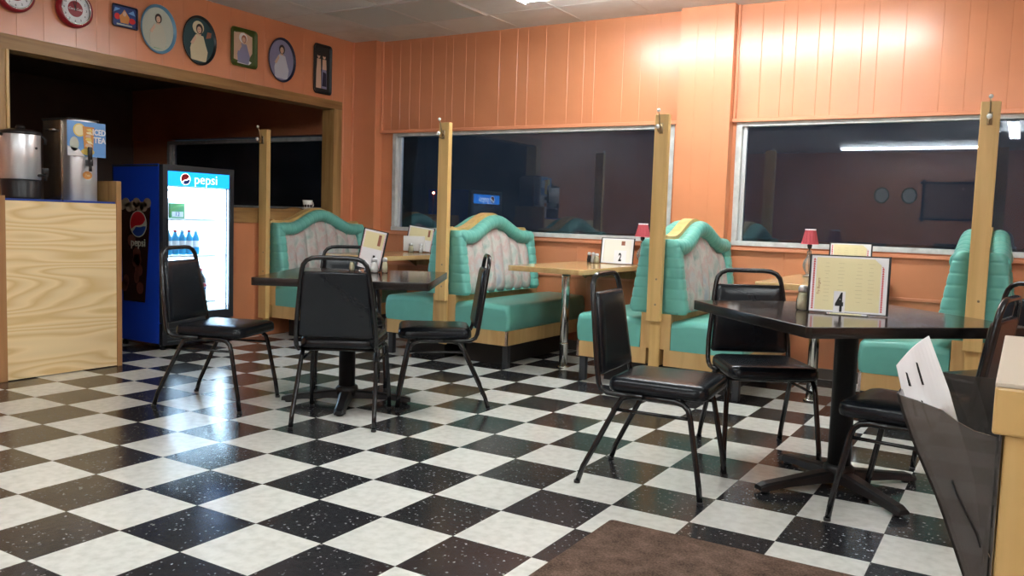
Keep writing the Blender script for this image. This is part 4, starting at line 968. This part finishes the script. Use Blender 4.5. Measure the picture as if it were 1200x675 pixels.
for x0, dr_, s in ((-.045, SKIN, 1.0), (.025, PALE, 1.05)):
    m.prism([(x0 - .03, -.17), (x0 + .035, -.17), (x0 + .03, -.02), (x0 + .02, .06), (x0 - .02, .06), (x0 - .028, -.02)], -.0076, -.006, dr_ if x0 < 0 else LILAC, 'y')
    m.prism([(x0 - .022, .0), (x0 + .03, .0), (x0 + .025, .09), (x0 - .02, .09)], -.0082, -.006, SKIN, 'y')
    m.disc(x0, .115, .017, .021, -.0088, -.006, SKIN, 16); m.disc(x0, .128, .018, .014, -.0094, -.006, HAIRP, 16)
m.prism([(.0, -.15), (.055, -.15), (.05, -.03), (.01, -.02)], -.0090, -.006, NAVY, 'y')
m.build('painted_figure', t)

# ------------------------------------------------------------------ door mat
m = MB(); m.rbox(1.29, 2.46, -.30, 1.055, .0, .010, .02, MATPILE, rz=.004); tag(m.build('door_mat'), 'brown textured door mat lying on the checkered floor at the front', 'mat')

# ------------------------------------------------------------------ near counter with brochure holder
t = thing('wooden_counter', 'pale wooden counter end at the right edge of the photo', 'counter', (2.47, -.62, 0))
m = MB(); m.rbox(.0, .62, .0, .50, .905, .910, .002, plain('cream_counter_laminate', (.62, .53, .42), rough=.35), rz=.001); m.build('counter_top', t)
m = MB(); m.box(.0, .62, .0, .50, .853, .905, PINE); m.build('cap_board', t, bevel=.003)
m = MB(); m.box(.012, .60, .010, .03, 0, .853, PINE); m.box(.012, .034, .03, .49, 0, .853, OAK_H); m.box(.034, .60, .47, .49, 0, .853, OAK_H); m.box(.58, .60, .03, .47, 0, .853, OAK_H); m.build('cabinet', t, bevel=.002)
h = thing('brochure_holder', 'smoked clear acrylic brochure holder mounted on the side of the near wooden counter', 'holder', (2.481, -.62, 0))
# wedge pocket: slanted outer sheet, two side sheets, thin back sheet (local x negative = away from the counter)
_ft = [(.62, -.006), (.65, -.012), (.691, -.028), (.767, -.057), (.83, -.087), (.86, -.099), (.885, -.107)]
def fx(z):
    for (a, b_), (c_, d_) in zip(_ft, _ft[1:]):
        if z <= c_ + 1e-9: return b_ + (d_ - b_) * (z - a) / (c_ - a)
    return -.107
zz = [.62 + .265 * k / 12 for k in range(13)]
m = MB(); rings = []
for z in zz: rings.append([(fx(z), 0, z), (fx(z), .27, z), (fx(z) + .003, .27, z), (fx(z) + .003, 0, z)])
m.loft(rings, SMOKE, cap=True, smooth=False); m.build('front_sheet', h)
top_near = [(-.107, .884), (-.085, .879), (-.060, .872), (-.045, .862), (-.028, .854), (-.006, .850)]
for y, nm in ((.0, 'side_sheet'), (.267, 'side_sheet')):
    m = MB(); pl = [(fx(z), z) for z in zz[:-1]]
    pl = [(-.004, .62)] + pl + (top_near if y == 0 else [(-.104, .875), (-.006, .873)])
    m.prism(pl, y, y + .003, SMOKE, 'y'); m.build(nm, h)
m = MB(); m.box(-.003, -.001, 0, .27, .62, .852, SMOKE); m.build('back_sheet', h)
m = MB(); m.tube([(-.045, -.001, .795), (-.040, -.001, .782), (-.018, -.001, .742), (-.013, -.001, .728)], (.0012, .0055), INK, 6); m.build('slot', h)
# folded menus standing in the holder
m = MB(); n = 10; vs = []
def sheet(mb, mat):
    lf = [(.67, -.018), (.76, -.052), (.868, -.101), (.912, -.113)]; rg = [(.67, -.008), (.78, -.026), (.884, -.060), (.945, -.085)]
    a = []
    for i in range(n + 1):
        u = i / n
        for (z0, x0), (z1, x1) in zip(lf, rg): a.append((x0 + (x1 - x0) * u, .03 + .05 * u + .004 * math.sin(u * 5), z0 + (z1 - z0) * u + .004 * math.sin(u * math.pi)))
    fs = []
    for i in range(n):
        for j in range(3): k = i * 4 + j; fs.append((k, k + 1, k + 5, k + 4))
    b_ = [(x + .0008, y - .0015, z) for x, y, z in a]; N0 = len(a)
    per = [i * 4 for i in range(n + 1)] + [n * 4 + 1, n * 4 + 2] + [i * 4 + 3 for i in range(n, -1, -1)] + [2, 1]
    mb.add(a + b_, fs + [tuple(i + N0 for i in f) for f in fs] + [(per[i], per[(i + 1) % len(per)], per[(i + 1) % len(per)] + N0, per[i] + N0) for i in range(len(per))], mat, False)
sheet(m, PAPER)
tm_ = MB.build(m, 'paper_menu')
tm_.location = (2.481, -.62, 0); tag(tm_, 'folded white paper menu sticking out of the smoked brochure holder', 'menu')
pm = MB()
for (u, v, l_) in ((.22, .905, .016), (.62, .915, .026), (.18, .875, .020), (.48, .872, .03), (.80, .90, .04)):
    x_ = -.113 + .028 * u + (.912 - v) * .30 + .002; y_ = .0262 + .05 * u
    pm.prism([(x_, v), (x_ + .002, v - .001), (x_ + .002 + l_ * .33, v - l_), (x_ + l_ * .28, v - l_)], y_ - .0040, y_ - .0030, INK, 'y')
pm.build('print_marks', tm_)

# ------------------------------------------------------------------ seen only as reflections in the window
t = thing('picture_frame', 'large dark bamboo frame, seen only as a reflection in the right window', 'frame', (1.15, YF + .002, 1.70), 180)
m = MB()
for x in (-.47, .47): m.tube([(x, -.03, -.42), (x, -.03, .42)], .028, DGREY, 10)
for z in (-.36, .36): m.tube([(-.54, -.03, z), (.54, -.03, z)], .022, DGREY, 10)
m.build('frame', t); MB().box(-.45, .45, -.015, 0, -.35, .35, plain('dull_print', (.20, .10, .07), rough=.4)).build('picture', t)
for x, lb in ((.42, 'round green tray reflected beside the bamboo frame in the right window'), (-.10, 'round tray furthest left of the reflected bamboo frame in the right window')):
    t = thing('serving_tray', lb, 'tray', (x, YF + .002, 1.80), 180, 'trays on the far wall'); tray(t, ellipse(.15, .17), GREEN_TRAY, PALE, .03)

# ------------------------------------------------------------------ outside
struct(MB().box(-60, 60, YB + .2, 90, -.4, -.2, plain('asphalt', (.02, .02, .022), rough=.9)).build('ground'))
d = Vector((-0.60361549, 0.81014228, 0.02793588)) * 45
t = thing('street_lamp', 'small red light glowing in the night through the left window', 'lamp', (CAM[0] + d.x, CAM[1] + d.y, -.2))
m = MB(); m.lathe([(.05, 0), (.03, .3), (.02, CAM[2] + d.z + .15)], MATTE, 10); m.build('pole', t)
m = MB(); m.lathe([(.055 * math.sin(math.pi * k / 8) + 1e-3, -.055 * math.cos(math.pi * k / 8)) for k in range(9)], REDLAMP, 14, c=(0, 0, CAM[2] + d.z + .2)); m.build('lamp_head', t)
